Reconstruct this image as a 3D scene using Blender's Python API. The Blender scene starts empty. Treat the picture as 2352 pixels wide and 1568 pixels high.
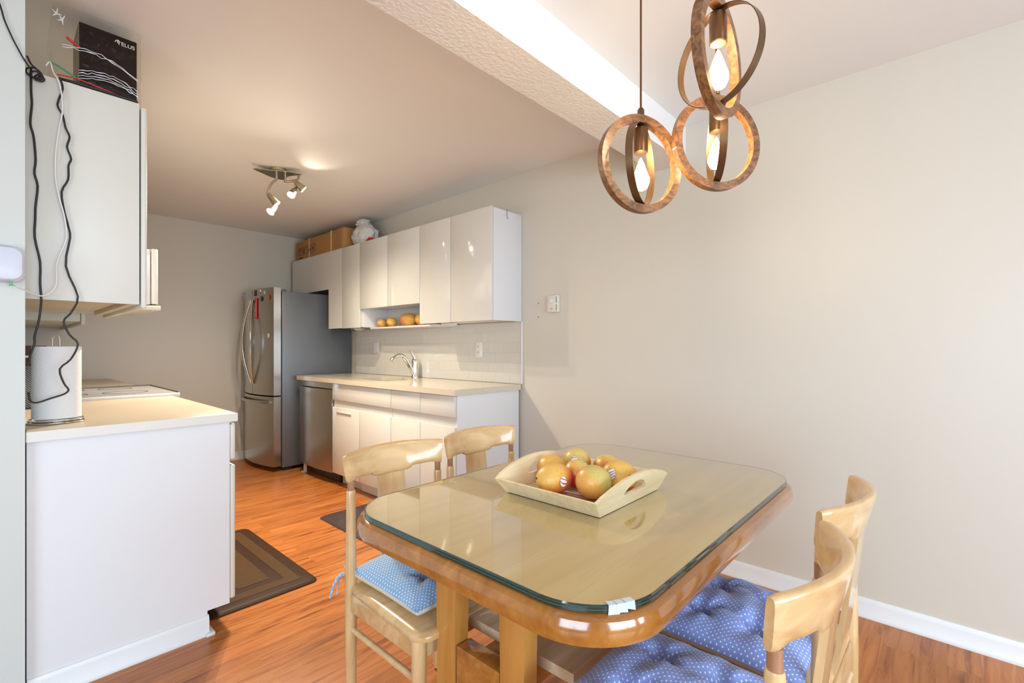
import bpy, bmesh, math, random
from mathutils import Vector, Matrix, noise
PI = math.pi
sc = bpy.context.scene
COL = sc.collection

# ------------------------------------------------------------------ camera
cam_d = bpy.data.cameras.new('camera'); cam = bpy.data.objects.new('camera', cam_d); COL.objects.link(cam)
cam.location = (0, 0, 1.1958); cam.rotation_euler = (PI/2, 0, -math.radians(47.4786))
cam_d.sensor_width = 36; cam_d.lens = 36*1089.497/2352; cam_d.shift_y = 14.134/2352
cam_d.clip_start = 0.02
sc.camera = cam
# ------------------------------------------------------------------ exposure, sky, daylight
sc.view_settings.view_transform = 'Standard'; sc.view_settings.look = 'None'
sc.view_settings.gamma = 1; sc.view_settings.use_curve_mapping = False
sc.view_settings.exposure = 0.04
w = bpy.data.worlds.new('sky'); sc.world = w; w.use_nodes = True
w.node_tree.nodes['Background'].inputs[0].default_value = (.72, .84, 1.0, 1)
w.node_tree.nodes['Background'].inputs[1].default_value = 2.2
def area(name, loc, rot, sx, sy, power, col):
    d = bpy.data.lights.new(name, 'AREA'); d.shape = 'RECTANGLE'; d.size = sx; d.size_y = sy
    d.energy = power; d.color = col
    o = bpy.data.objects.new(name, d); COL.objects.link(o); o.location = loc; o.rotation_euler = rot
    return o
# daylight entering by the living room windows behind the photographer
area('daylight_front', (0.3, -3.25, 1.15), (PI/2-.38, 0, 0), 3.2, 1.4, 160, (.62, .81, 1.0))
area('daylight_left', (-2.95, -.9, 1.15), (PI/2-.34, 0, -PI/2), 2.5, 1.4, 105, (.65, .83, 1.0))

# ------------------------------------------------------------------ helpers
def tag(o, label=None, cat=None, group=None, kind=None):
    if label: o['label'] = label
    if cat: o['category'] = cat
    if group: o['group'] = group
    if kind: o['kind'] = kind
    return o
def thing(name, label, cat, loc=(0,0,0), rotz=0, group=None):
    o = bpy.data.objects.new(name, None); COL.objects.link(o); o.empty_display_size = .05
    o.location = loc; o.rotation_euler = (0, 0, rotz)
    return tag(o, label, cat, group)
def rootloc(o):
    v = Vector((0,0,0))
    while o is not None: v = v + o.location; o = o.parent
    return v
def rrect(cx, cy, hx, hy, r, n=8):
    pts = []
    for k, (sx, sy) in enumerate(((1,1),(-1,1),(-1,-1),(1,-1))):
        for i in range(n+1):
            a = (k + i/n)*PI/2
            pts.append((cx + sx*(hx-r) + r*math.cos(a), cy + sy*(hy-r) + r*math.sin(a)))
    return pts
def smooth(pts, k=6, closed=False):
    P = [Vector(p) for p in pts]; out = []; n = len(P)
    for i in range(n if closed else n-1):
        a = P[(i-1) % n] if closed or i > 0 else P[0]
        b = P[i]; c = P[(i+1) % n]
        d = P[(i+2) % n] if closed or i+2 < n else P[-1]
        for j in range(k):
            t = j/k
            out.append(.5*((2*b) + (-a+c)*t + (2*a-5*b+4*c-d)*t*t + (-a+3*b-3*c+d)*t**3))
    if not closed: out.append(P[-1])
    return out
class MB:
    def __init__(s): s.bm = bmesh.new(); s.mi = 0
    def face(s, vs):
        try: f = s.bm.faces.new(vs); f.material_index = s.mi; return f
        except ValueError: return None
    def box(s, x0, x1, y0, y1, z0, z1, bv=0, seg=2):
        v = [s.bm.verts.new(p) for p in ((x0,y0,z0),(x1,y0,z0),(x1,y1,z0),(x0,y1,z0),(x0,y0,z1),(x1,y0,z1),(x1,y1,z1),(x0,y1,z1))]
        fs = [s.face([v[i] for i in q]) for q in ((0,3,2,1),(4,5,6,7),(0,1,5,4),(1,2,6,5),(2,3,7,6),(3,0,4,7))]
        if bv:
            es = set(e for f in fs for e in f.edges)
            r = bmesh.ops.bevel(s.bm, geom=list(es), offset=bv, segments=seg, affect='EDGES', profile=.5)
            for f in r['faces']: f.material_index = s.mi
        return s
    def rings(s, rs, cap0=True, cap1=True, closed=True):
        V = [[s.bm.verts.new(p) for p in r] for r in rs]; n = len(V[0])
        for a, b in zip(V[:-1], V[1:]):
            for i in range(n if closed else n-1):
                j = (i+1) % n; s.face((a[i], a[j], b[j], b[i]))
        if cap0: s.face(V[0][::-1])
        if cap1: s.face(V[-1])
        return s
    def cyl(s, p0, p1, r0, r1=None, n=18, caps=True):
        return s.tube([p0, p1], [r0, r0 if r1 is None else r1], n, caps)
    def tube(s, pts, r, n=10, caps=True, closed=False, flat=1.0):
        P = [Vector(p) for p in pts]; m = len(P); R = r if isinstance(r, (list, tuple)) else [r]*m
        rs = []; up = None
        for i in range(m):
            t = (P[(i+1) % m]-P[i-1]) if closed else (P[min(i+1, m-1)]-P[max(i-1, 0)])
            if t.length < 1e-9: t = Vector((0,0,1))
            t.normalize()
            if up is None:
                up = Vector((0,0,1)) if abs(t.z) < .9 else Vector((1,0,0))
            u = up - t*up.dot(t)
            if u.length < 1e-6: u = t.orthogonal()
            u.normalize(); up = u; v = t.cross(u)
            rs.append([P[i] + (u*math.cos(2*PI*k/n)*flat + v*math.sin(2*PI*k/n))*R[i] for k in range(n)])
        if closed:
            rs.append(rs[0]); return s.rings(rs, False, False)
        return s.rings(rs, caps, caps)
    def lathe(s, prof, c=(0,0,0), axis=(0,0,1), n=28, cap0=True, cap1=True):
        a = Vector(axis).normalized(); u = a.orthogonal().normalized(); v = a.cross(u); c = Vector(c)
        rs = [[c + a*z + (u*math.cos(2*PI*k/n) + v*math.sin(2*PI*k/n))*r for k in range(n)] for r, z in prof]
        return s.rings(rs, cap0, cap1)
    def prism(s, poly, z0, z1, f=lambda x, y, z: (x, y, z), bv=0):
        return s.rings([[f(x, y, z0) for x, y in poly], [f(x, y, z1) for x, y in poly]])
    def annulus(s, outer, inner, z0, z1, f=lambda x, y, z: (x, y, z)):
        A = [[s.bm.verts.new(f(x, y, z)) for x, y in L] for L, z in ((outer, z0), (outer, z1), (inner, z1), (inner, z0))]
        n = len(outer)
        for a, b in ((0,1),(1,2),(2,3),(3,0)):
            for i in range(n):
                j = (i+1) % n; s.face((A[a][i], A[a][j], A[b][j], A[b][i]))
        return s
    def ell(s, c, r, n=24, m=16, rot=None, fn=None):
        c = Vector(c); rs = []
        for i in range(1, m):
            th = PI*i/m
            L = []
            for k in range(n):
                a = 2*PI*k/n
                d = Vector((math.sin(th)*math.cos(a), math.sin(th)*math.sin(a), -math.cos(th)))
                p = Vector((d.x*r[0], d.y*r[1], d.z*r[2]))
                if fn: p = fn(d, p)
                if rot: p = rot @ p
                L.append(c+p)
            rs.append(L)
        return s.rings(rs)
    def build(s, name, mat, parent=None, loc=None, local=False, ang=35):
        me = bpy.data.meshes.new(name)
        bmesh.ops.recalc_face_normals(s.bm, faces=s.bm.faces)
        off = Vector((0,0,0))
        if not local:
            off = rootloc(parent) if parent is not None else Vector(loc or (0,0,0))
            for v in s.bm.verts: v.co -= off
        s.bm.to_mesh(me); s.bm.free()
        for m in (mat if isinstance(mat, (list, tuple)) else [mat]): me.materials.append(m)
        for p in me.polygons: p.use_smooth = True
        me.set_sharp_from_angle(angle=math.radians(ang))
        o = bpy.data.objects.new(name, me); COL.objects.link(o)
        if parent is not None: o.parent = parent
        elif not local: o.location = off
        elif loc: o.location = loc
        return o
def text_mesh(name, txt, size, mat, parent, M, depth=.0004):
    cu = bpy.data.curves.new(name, 'FONT'); cu.body = txt; cu.size = size; cu.extrude = depth
    cu.align_x = 'CENTER'; cu.align_y = 'CENTER'
    t = bpy.data.objects.new('tmp', cu); COL.objects.link(t)
    dg = bpy.context.evaluated_depsgraph_get(); dg.update()
    me = bpy.data.meshes.new_from_object(t.evaluated_get(dg)); bpy.data.objects.remove(t)
    me.transform(Matrix.Translation(-rootloc(parent)) @ M)
    me.materials.clear(); me.materials.append(mat); me.name = name
    o = bpy.data.objects.new(name, me); COL.objects.link(o); o.parent = parent
    return o
def copy_tree(o, parent=None):
    c = o.copy(); COL.objects.link(c); c.parent = parent
    for ch in list(o.children): copy_tree(ch, c)
    return c

# ------------------------------------------------------------------ materials
def nt(name):
    m = bpy.data.materials.new(name); m.use_nodes = True
    t = m.node_tree; return m, t, t.nodes['Principled BSDF']
def N(t, kind, **kw):
    n = t.nodes.new(kind)
    for k, v in kw.items():
        if k in n.inputs: n.inputs[k].default_value = v
        else: setattr(n, k, v)
    return n
def setup(b, rough, metal, spec, coat):
    b.inputs['Roughness'].default_value = rough; b.inputs['Metallic'].default_value = metal
    b.inputs['Specular IOR Level'].default_value = spec
    b.inputs['Coat Weight'].default_value = coat; b.inputs['Coat Roughness'].default_value = .08
def mat(name, col, rough=.5, metal=0, spec=.5, coat=0, vary=.04, vscale=6, bump=0, bscale=80, emit=None, estr=0):
    m, t, b = nt(name); setup(b, rough, metal, spec, coat)
    c = (*col, 1)
    tc = N(t, 'ShaderNodeTexCoord')
    nz = N(t, 'ShaderNodeTexNoise', Scale=vscale, Detail=3.0)
    t.links.new(tc.outputs['Object'], nz.inputs['Vector'])
    mx = N(t, 'ShaderNodeMix', data_type='RGBA')
    mx.inputs[6].default_value = tuple(x*(1-vary) for x in col) + (1,)
    mx.inputs[7].default_value = tuple(min(1, x*(1+vary)) for x in col) + (1,)
    t.links.new(nz.outputs['Fac'], mx.inputs[0]); t.links.new(mx.outputs[2], b.inputs['Base Color'])
    if bump:
        n2 = N(t, 'ShaderNodeTexNoise', Scale=bscale, Detail=4.0)
        t.links.new(tc.outputs['Object'], n2.inputs['Vector'])
        bp = N(t, 'ShaderNodeBump', Strength=bump, Distance=.004)
        t.links.new(n2.outputs['Fac'], bp.inputs['Height']); t.links.new(bp.outputs['Normal'], b.inputs['Normal'])
    if emit:
        b.inputs['Emission Color'].default_value = (*emit, 1); b.inputs['Emission Strength'].default_value = estr
    return m
def wood(name, c1, c2, axis=0, rough=.3, coat=.3, stretch=14, scale=2.2, contrast=(.35, .7), fine=True, seams=None):
    m, t, b = nt(name); setup(b, rough, 0, .5, coat)
    tc = N(t, 'ShaderNodeTexCoord'); mp = N(t, 'ShaderNodeMapping')
    s = [stretch]*3; s[axis] = 1.0; mp.inputs['Scale'].default_value = s
    t.links.new(tc.outputs['Object'], mp.inputs['Vector'])
    nz = N(t, 'ShaderNodeTexNoise', Scale=scale, Detail=6.0, Roughness=.6, Distortion=.6)
    t.links.new(mp.outputs['Vector'], nz.inputs['Vector'])
    cr = N(t, 'ShaderNodeValToRGB'); cr.color_ramp.elements[0].position = contrast[0]; cr.color_ramp.elements[1].position = contrast[1]
    cr.color_ramp.elements[0].color = (*c1, 1); cr.color_ramp.elements[1].color = (*c2, 1)
    t.links.new(nz.outputs['Fac'], cr.inputs['Fac'])
    out = cr.outputs['Color']
    if seams:      # glued staves: width, length
        mp2 = N(t, 'ShaderNodeMapping')
        if axis == 1: mp2.inputs['Rotation'].default_value = (0, 0, PI/2)
        if axis == 2: mp2.inputs['Rotation'].default_value = (0, PI/2, 0)
        t.links.new(tc.outputs['Object'], mp2.inputs['Vector'])
        br = N(t, 'ShaderNodeTexBrick', Scale=1.0); br.inputs['Brick Width'].default_value = seams[1]; br.inputs['Row Height'].default_value = seams[0]
        br.inputs['Mortar Size'].default_value = .0006; br.inputs['Color1'].default_value = (seams[2],)*3+(1,); br.inputs['Color2'].default_value = (1,1,1,1)
        br.inputs['Mortar'].default_value = (seams[2]*.85,)*3+(1,); br.offset = .37
        t.links.new(mp2.outputs['Vector'], br.inputs['Vector'])
        mu = N(t, 'ShaderNodeMix', data_type='RGBA', blend_type='MULTIPLY'); mu.inputs[0].default_value = 1
        t.links.new(out, mu.inputs[6]); t.links.new(br.outputs['Color'], mu.inputs[7]); out = mu.outputs[2]
    t.links.new(out, b.inputs['Base Color'])
    return m
def thin_glass(name, tint=(1,1,1), gloss=1.0, rough=.0, base=0.0, bump=0, ior=1.5):
    m = bpy.data.materials.new(name); m.use_nodes = True; t = m.node_tree; t.nodes.clear()
    o = N(t, 'ShaderNodeOutputMaterial'); mx = N(t, 'ShaderNodeMixShader')
    tr = N(t, 'ShaderNodeBsdfTransparent'); tr.inputs[0].default_value = (*tint, 1)
    gl = N(t, 'ShaderNodeBsdfGlossy', Roughness=rough)
    fr = N(t, 'ShaderNodeLayerWeight', Blend=.5); pw = N(t, 'ShaderNodeMath', operation='POWER'); pw.inputs[1].default_value = 5
    ma = N(t, 'ShaderNodeMath', operation='MULTIPLY_ADD')
    ma.inputs[1].default_value = gloss; ma.inputs[2].default_value = base + .04*gloss; ma.use_clamp = True
    t.links.new(fr.outputs['Facing'], pw.inputs[0]); t.links.new(pw.outputs[0], ma.inputs[0]); t.links.new(ma.outputs[0], mx.inputs[0])
    t.links.new(tr.outputs[0], mx.inputs[1]); t.links.new(gl.outputs[0], mx.inputs[2]); t.links.new(mx.outputs[0], o.inputs[0])
    if bump:
        nz = N(t, 'ShaderNodeTexNoise', Scale=45.0, Detail=5.0, Distortion=1.5); tc = N(t, 'ShaderNodeTexCoord')
        t.links.new(tc.outputs['Object'], nz.inputs['Vector'])
        b = N(t, 'ShaderNodeBump', Strength=bump, Distance=.02); t.links.new(nz.outputs['Fac'], b.inputs['Height'])
        t.links.new(b.outputs['Normal'], gl.inputs['Normal']); t.links.new(b.outputs['Normal'], fr.inputs['Normal'])
    return m
def emitter(name, col, s):
    m = bpy.data.materials.new(name); m.use_nodes = True; t = m.node_tree; t.nodes.clear()
    o = N(t, 'ShaderNodeOutputMaterial'); e = N(t, 'ShaderNodeEmission', Strength=s); e.inputs[0].default_value = (*col, 1)
    t.links.new(e.outputs[0], o.inputs[0]); return m
def floor_mat():
    m, t, b = nt('laminate'); setup(b, .28, 0, .5, .0)
    tc = N(t, 'ShaderNodeTexCoord')
    br = N(t, 'ShaderNodeTexBrick', Scale=1.0); br.inputs['Brick Width'].default_value = 1.21; br.inputs['Row Height'].default_value = .096
    br.inputs['Mortar Size'].default_value = .0007; br.inputs['Bias'].default_value = 0; br.offset = .43
    br.inputs['Color1'].default_value = (0,0,0,1); br.inputs['Color2'].default_value = (1,1,1,1); br.inputs['Mortar'].default_value = (.0,.0,.0,1)
    t.links.new(tc.outputs['Object'], br.inputs['Vector'])
    mp = N(t, 'ShaderNodeMapping'); mp.inputs['Scale'].default_value = (1.3, 15, 1)
    ad = N(t, 'ShaderNodeVectorMath', operation='MULTIPLY_ADD'); ad.inputs[1].default_value = (3,7,0)
    t.links.new(br.outputs['Color'], ad.inputs[0]); t.links.new(tc.outputs['Object'], ad.inputs[2]); t.links.new(ad.outputs[0], mp.inputs['Vector'])
    nz = N(t, 'ShaderNodeTexNoise', Scale=2.0, Detail=7.0, Roughness=.62, Distortion=.8); t.links.new(mp.outputs[0], nz.inputs['Vector'])
    cr = N(t, 'ShaderNodeValToRGB'); e = cr.color_ramp.elements
    e[0].position = .30; e[0].color = (.19, .042, .008, 1); e[1].position = .72; e[1].color = (.56, .225, .062, 1)
    k = e.new(.47); k.color = (.43, .138, .028, 1)
    t.links.new(nz.outputs['Fac'], cr.inputs['Fac'])
    mu = N(t, 'ShaderNodeMix', data_type='RGBA', blend_type='MULTIPLY'); mu.inputs[0].default_value = 1
    c2 = N(t, 'ShaderNodeValToRGB'); c2.color_ramp.elements[0].color = (.80,.78,.76,1); c2.color_ramp.elements[1].color = (1.05,1.05,1.05,1)
    t.links.new(br.outputs['Color'], c2.inputs['Fac']); t.links.new(cr.outputs[0], mu.inputs[6]); t.links.new(c2.outputs[0], mu.inputs[7])
    t.links.new(mu.outputs[2], b.inputs['Base Color'])
    return m
def tile_mat():
    m, t, b = nt('white_tile'); setup(b, .12, 0, .5, .0)
    tc = N(t, 'ShaderNodeTexCoord'); sx = N(t, 'ShaderNodeSeparateXYZ'); cx = N(t, 'ShaderNodeCombineXYZ')
    t.links.new(tc.outputs['Object'], sx.inputs[0]); t.links.new(sx.outputs['Y'], cx.inputs['X']); t.links.new(sx.outputs['Z'], cx.inputs['Y'])
    br = N(t, 'ShaderNodeTexBrick', Scale=1.0); br.inputs['Brick Width'].default_value = .153; br.inputs['Row Height'].default_value = .0765
    br.inputs['Mortar Size'].default_value = .0016; br.inputs['Mortar Smooth'].default_value = .4
    br.inputs['Color1'].default_value = (.60,.575,.53,1); br.inputs['Color2'].default_value = (.62,.595,.55,1); br.inputs['Mortar'].default_value = (.74,.71,.66,1)
    t.links.new(cx.outputs[0], br.inputs['Vector']); t.links.new(br.outputs['Color'], b.inputs['Base Color'])
    bp = N(t, 'ShaderNodeBump', Strength=.9, Distance=.003, invert=True); t.links.new(br.outputs['Fac'], bp.inputs['Height']); t.links.new(bp.outputs[0], b.inputs['Normal'])
    return m
def polka(name, col, dark, sp=.0098, r=.15, dot=(.86,.9,.97)):
    m, t, b = nt(name); setup(b, .75, 0, .3, 0)
    b.inputs['Sheen Weight'].default_value = .2
    tc = N(t, 'ShaderNodeTexCoord')
    sc_ = N(t, 'ShaderNodeVectorMath', operation='MULTIPLY'); sc_.inputs[1].default_value = (1/sp, 1/sp, 0)
    t.links.new(tc.outputs['Object'], sc_.inputs[0])
    rt = N(t, 'ShaderNodeVectorRotate', rotation_type='Z_AXIS'); rt.inputs['Angle'].default_value = PI/4
    t.links.new(sc_.outputs[0], rt.inputs['Vector'])
    fr = N(t, 'ShaderNodeVectorMath', operation='FRACTION'); t.links.new(rt.outputs[0], fr.inputs[0])
    sb = N(t, 'ShaderNodeVectorMath', operation='SUBTRACT'); sb.inputs[1].default_value = (.5,.5,0); t.links.new(fr.outputs[0], sb.inputs[0])
    ln = N(t, 'ShaderNodeVectorMath', operation='LENGTH'); t.links.new(sb.outputs[0], ln.inputs[0])
    cr = N(t, 'ShaderNodeValToRGB'); cr.color_ramp.elements[0].position = r; cr.color_ramp.elements[0].color = (1,1,1,1)
    cr.color_ramp.elements[1].position = r+.05; cr.color_ramp.elements[1].color = (0,0,0,1)
    t.links.new(ln.outputs['Value'], cr.inputs[0])
    nz = N(t, 'ShaderNodeTexNoise', Scale=7.0, Detail=4.0); t.links.new(tc.outputs['Object'], nz.inputs['Vector'])
    m1 = N(t, 'ShaderNodeMix', data_type='RGBA'); m1.inputs[6].default_value = (*dark,1); m1.inputs[7].default_value = (*col,1); t.links.new(nz.outputs['Fac'], m1.inputs[0])
    m2 = N(t, 'ShaderNodeMix', data_type='RGBA'); m2.inputs[7].default_value = (*dot,1)
    t.links.new(cr.outputs[0], m2.inputs[0]); t.links.new(m1.outputs[2], m2.inputs[6]); t.links.new(m2.outputs[2], b.inputs['Base Color'])
    n2 = N(t, 'ShaderNodeTexNoise', Scale=900.0); t.links.new(tc.outputs['Object'], n2.inputs['Vector'])
    bp = N(t, 'ShaderNodeBump', Strength=.15, Distance=.001); t.links.new(n2.outputs[0], bp.inputs['Height']); t.links.new(bp.outputs[0], b.inputs['Normal'])
    return m
def mango_mat(name, base, blush, green, ang):
    m, t, b = nt(name); setup(b, .38, 0, .5, 0)
    tc = N(t, 'ShaderNodeTexCoord')
    d = N(t, 'ShaderNodeVectorMath', operation='DOT_PRODUCT'); d.inputs[1].default_value = (math.cos(ang)*12, math.sin(ang)*12, -11)
    t.links.new(tc.outputs['Object'], d.inputs[0])
    nz = N(t, 'ShaderNodeTexNoise', Scale=22.0, Detail=4.0); t.links.new(tc.outputs['Object'], nz.inputs['Vector'])
    ad = N(t, 'ShaderNodeMath', operation='MULTIPLY_ADD'); ad.inputs[1].default_value = 1.1; t.links.new(nz.outputs[0], ad.inputs[0]); t.links.new(d.outputs['Value'], ad.inputs[2])
    cr = N(t, 'ShaderNodeValToRGB'); e = cr.color_ramp.elements
    e[0].position = .25; e[0].color = (*green,1); e[1].position = 1.0; e[1].color = (*blush,1); k = e.new(.55); k.color = (*base,1)
    t.links.new(ad.outputs[0], cr.inputs[0])
    n3 = N(t, 'ShaderNodeTexNoise', Scale=210.0, Detail=2.0); t.links.new(tc.outputs['Object'], n3.inputs['Vector'])
    c3 = N(t, 'ShaderNodeValToRGB'); c3.color_ramp.elements[0].position = .30; c3.color_ramp.elements[0].color = (.55,.48,.34,1); c3.color_ramp.elements[1].position = .40; c3.color_ramp.elements[1].color = (1,1,1,1)
    t.links.new(n3.outputs[0], c3.inputs[0])
    mu = N(t, 'ShaderNodeMix', data_type='RGBA', blend_type='MULTIPLY'); mu.inputs[0].default_value = .6
    t.links.new(cr.outputs[0], mu.inputs[6]); t.links.new(c3.outputs[0], mu.inputs[7]); t.links.new(mu.outputs[2], b.inputs['Base Color'])
    return m
def stripes(name, axis, scale, cols):
    m, t, b = nt(name); setup(b, .3, 0, .5, 0)
    tc = N(t, 'ShaderNodeTexCoord'); wv = N(t, 'ShaderNodeTexWave', Scale=scale, Distortion=2.0); wv.bands_direction = axis
    t.links.new(tc.outputs['Object'], wv.inputs['Vector'])
    cr = N(t, 'ShaderNodeValToRGB'); cr.color_ramp.interpolation = 'CONSTANT'
    e = cr.color_ramp.elements; e[0].color = (*cols[0],1); e[1].position = .35; e[1].color = (*cols[1],1)
    for i, c in enumerate(cols[2:]): k = e.new(.6+.2*i); k.color = (*c,1)
    t.links.new(wv.outputs['Fac'], cr.inputs[0]); t.links.new(cr.outputs[0], b.inputs['Base Color']); return m

WALL = mat('wall_paint', (.605, .560, .475), .42, vary=.02, vscale=1.5, bump=.05, bscale=60)
WALLW = mat('white_wall_paint', (.57, .585, .54), .5, vary=.015, vscale=2)
CEIL = mat('ceiling_paint', (.80, .79, .77), .7, vary=.015, vscale=2, bump=.12, bscale=45)
ROUGHC = mat('textured_plaster', (.76, .73, .68), .75, vary=.02, vscale=3, bump=1.0, bscale=70)
TRIM = mat('white_trim_paint', (.70, .70, .69), .35, vary=.03, vscale=9)
FLOOR = floor_mat(); TILE = tile_mat()
CABW = mat('glossy_white_laminate', (.66, .645, .60), .10, vary=.01, spec=.5, coat=.15)
CABE = mat('matt_white_laminate', (.70, .70, .70), .40, vary=.01)
CABC = mat('cream_laminate', (.66, .645, .575), .42, vary=.015)
SHAD = mat('black_void', (.012, .012, .013), .8)
COUNTER = mat('cream_countertop', (.60, .53, .41), .16, vary=.03, vscale=25, coat=.3)
COUNTERL = mat('beige_countertop', (.50, .42, .32), .32, vary=.03, vscale=25)
EDGE = mat('pale_counter_edge', (.68, .65, .58), .3, vary=.04, vscale=20)
STEEL = mat('stainless_steel', (.47, .455, .42), .24, 1, vary=.05, vscale=3)
STEELS = mat('grey_painted_steel', (.135, .15, .165), .38, .35, vary=.04)
CHROME = mat('chrome', (.78, .78, .78), .07, 1, vary=.02)
DARK = mat('dark_plastic', (.02, .02, .022), .4)
MAPLE = wood('maple_lacquer', (.55, .33, .135), (.74, .52, .27), 0, .22, .5, 6, 3)
MAPLEV = wood('maple_lacquer_upright', (.54, .32, .13), (.73, .51, .265), 2, .22, .5, 6, 3)
DOWEL = wood('walnut_dowel', (.30, .14, .07), (.42, .22, .12), 2, .35, .2, 6, 5)
TTOP = wood('pale_pine_table', (.66, .45, .18), (.80, .61, .31), 0, .35, .1, 11, 1.4, (.3, .75), seams=(.16, 3, .93))
TEDGE = wood('honey_wood_edge', (.31, .105, .015), (.48, .20, .038), 0, .14, .8, 9, 2.5, seams=(.3, .17, .90))
TLEG = wood('honey_wood_upright', (.42, .17, .028), (.56, .26, .06), 2, .25, .4, 12, 1.6)
PINE = wood('raw_pine', (.54, .37, .21), (.68, .52, .34), 0, .5, 0, 9, 3, (.35, .65))
TRAYW = wood('pale_tray_pine', (.68, .52, .28), (.80, .68, .44), 0, .4, .1, 14, 3, (.3, .6))
RINGW = wood('stained_ring_wood', (.085, .033, .012), (.30, .13, .045), 0, .45, .1, 7, 11, (.35, .65))
BRONZE = mat('dark_bronze', (.17, .10, .05), .32, .85, vary=.15, vscale=20)
NICKEL = mat('brushed_nickel', (.50, .44, .34), .28, 1, vary=.05)
CARD = mat('cardboard', (.46, .235, .075), .8, vary=.06, vscale=6)
INK = mat('dark_ink', (.06, .02, .03), .8)
STRAP = mat('cream_strap', (.75, .60, .40), .5)
CLOTHW = mat('white_bag_plastic', (.66, .66, .63), .45, vary=.05, vscale=12, bump=.3, bscale=18)
REDP = mat('red_plastic', (.55, .02, .015), .4)
PAPER = mat('paper_towel_paper', (.76, .76, .76), .9, vary=.01, bump=.35, bscale=140)
BLACKW = mat('black_cable_rubber', (.01, .01, .01), .45)
WHITEW = mat('white_cable_plastic', (.75, .77, .77), .4)
BLUEGL = mat('white_router_plastic', (.58, .61, .68), .35)
MATBR = mat('brown_vinyl', (.070, .034, .009), .6, spec=.2, vary=.2, vscale=30, bump=.2, bscale=300)
MATDK = mat('dark_brown_vinyl', (.038, .015, .007), .55, spec=.2, vary=.15)
MATGR = mat('charcoal_vinyl', (.045, .030, .032), .4, vary=.25, vscale=25)
POLKA = polka('blue_polka_cotton', (.30, .41, .80), (.21, .29, .66))
POLKAL = polka('light_blue_polka_cotton', (.29, .47, .70), (.20, .36, .58), .0088, .15)
POLKAD = polka('navy_polka_cotton', (.05, .06, .22), (.03, .035, .15), .017, .16)
LINEN = mat('cream_cotton', (.78, .74, .66), .85, bump=.2, bscale=40)
GLASSTOP = thin_glass('table_glass_surface', (.95, .98, .94), 2.2, .04)
GEDGE = mat('dark_green_glass_edge', (.006, .030, .026), .06, spec=.7, coat=.6, vary=.3, vscale=8)
GEDGE2 = mat('pale_glass_gap', (.12, .24, .22), .15, vary=.2)
BULBG = thin_glass('bulb_glass', (1, .98, .95), .5, 0.0, .01)
FILM = thin_glass('clear_plastic_film', (.985, .98, .97), .28, .10, .0, bump=.35)
BROWNBOX = mat('black_brown_card', (.008, .003, .0025), .16, spec=.3, vary=.5, vscale=30, bump=1.0, bscale=38)

# ------------------------------------------------------------------ the room
XR, YB, HK, HD = 2.617, 5.595, 2.471, 2.430
def struct(name, b, m, parent=None, label=None):
    o = b.build(name, m, parent)
    if parent is None: o['kind'] = 'structure'
    return o
b = MB(); b.box(-3.2, XR+.1, -3.5, YB+.1, -.08, 0); struct('floor', b, FLOOR)
b = MB(); b.mi = 0; b.box(-3.2, XR+.1, 1.175, YB+.1, HK, HK+.08); b.box(-3.2, XR+.1, -3.5, 1.175, HD, HD+.12); struct('ceiling', b, CEIL)
b = MB(); b.box(-3.1, XR, 1.079, 1.272, 2.226, HD+.05)
o = b.build('trim_1', [CEIL, ROUGHC]); o['kind'] = 'structure'; o['label'] = 'dropped ceiling beam between dining area and kitchen with rough plaster underside'
for p in o.data.polygons:
    if p.normal.z < -.5: p.material_index = 1
b = MB(); b.box(XR, XR+.12, -3.5, YB+.1, 0, 2.6); struct('wall_right', b, WALL)
b = MB(); b.box(-.2, XR+.1, YB, YB+.12, 0, 2.6); struct('wall_back', b, WALL)
b = MB(); b.box(-.10, .068, 2.245, YB, 0, 2.6); b.box(-3.2, -.10, 2.245, 2.40, 0, 2.6); struct('wall_left', b, WALLW)
# front wall and side wall behind the photographer, each with a window opening
def wall_open(name, plane, c0, c1, o0, o1, z0, z1, th):
    b = MB()
    def bx(a0, a1, q0, q1):
        if plane[0] == 'y': b.box(a0, a1, plane[1]-th, plane[1], q0, q1)
        else: b.box(plane[1]-th, plane[1], a0, a1, q0, q1)
    bx(c0, o0, 0, 2.6); bx(o1, c1, 0, 2.6); bx(o0, o1, 0, z0); bx(o0, o1, z1, 2.6)
    struct(name, b, WALL)
wall_open('wall_front', ('y', -3.30), -3.2, XR+.1, -1.35, 1.95, .42, 2.02, .12)
wall_open('wall_side', ('x', -3.0), -3.4, 2.3, -2.2, .4, .42, 2.02, .12)
def window(name, plane, o0, o1, z0, z1):
    r = bpy.data.objects.new(name, None); COL.objects.link(r); r['kind'] = 'structure'
    f = MB(); g = MB()
    def bx(b, a0, a1, q0, q1, t):
        if plane[0] == 'y': b.box(a0, a1, plane[1]-.07-t, plane[1]-.07+t, q0, q1)
        else: b.box(plane[1]-.07-t, plane[1]-.07+t, a0, a1, q0, q1)
    t = .05; mid = (o0+o1)/2
    bx(f, o0, o0+t, z0, z1, .03); bx(f, o1-t, o1, z0, z1, .03); bx(f, o0, o1, z0, z0+t, .029); bx(f, o0, o1, z1-t, z1, .029); bx(f, mid-.03, mid+.03, z0, z1, .028)
    bx(g, o0+t, o1-t, z0+t, z1-t, .003)
    f.build('window_frame', TRIM, r); g.build('window_pane', thin_glass(name+'_glass', (1,1,1), .6), r)
window('window_1', ('y', -3.30), -1.35, 1.95, .42, 2.02)
window('window_2', ('x', -3.0), -2.2, .4, .42, 2.02)
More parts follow.
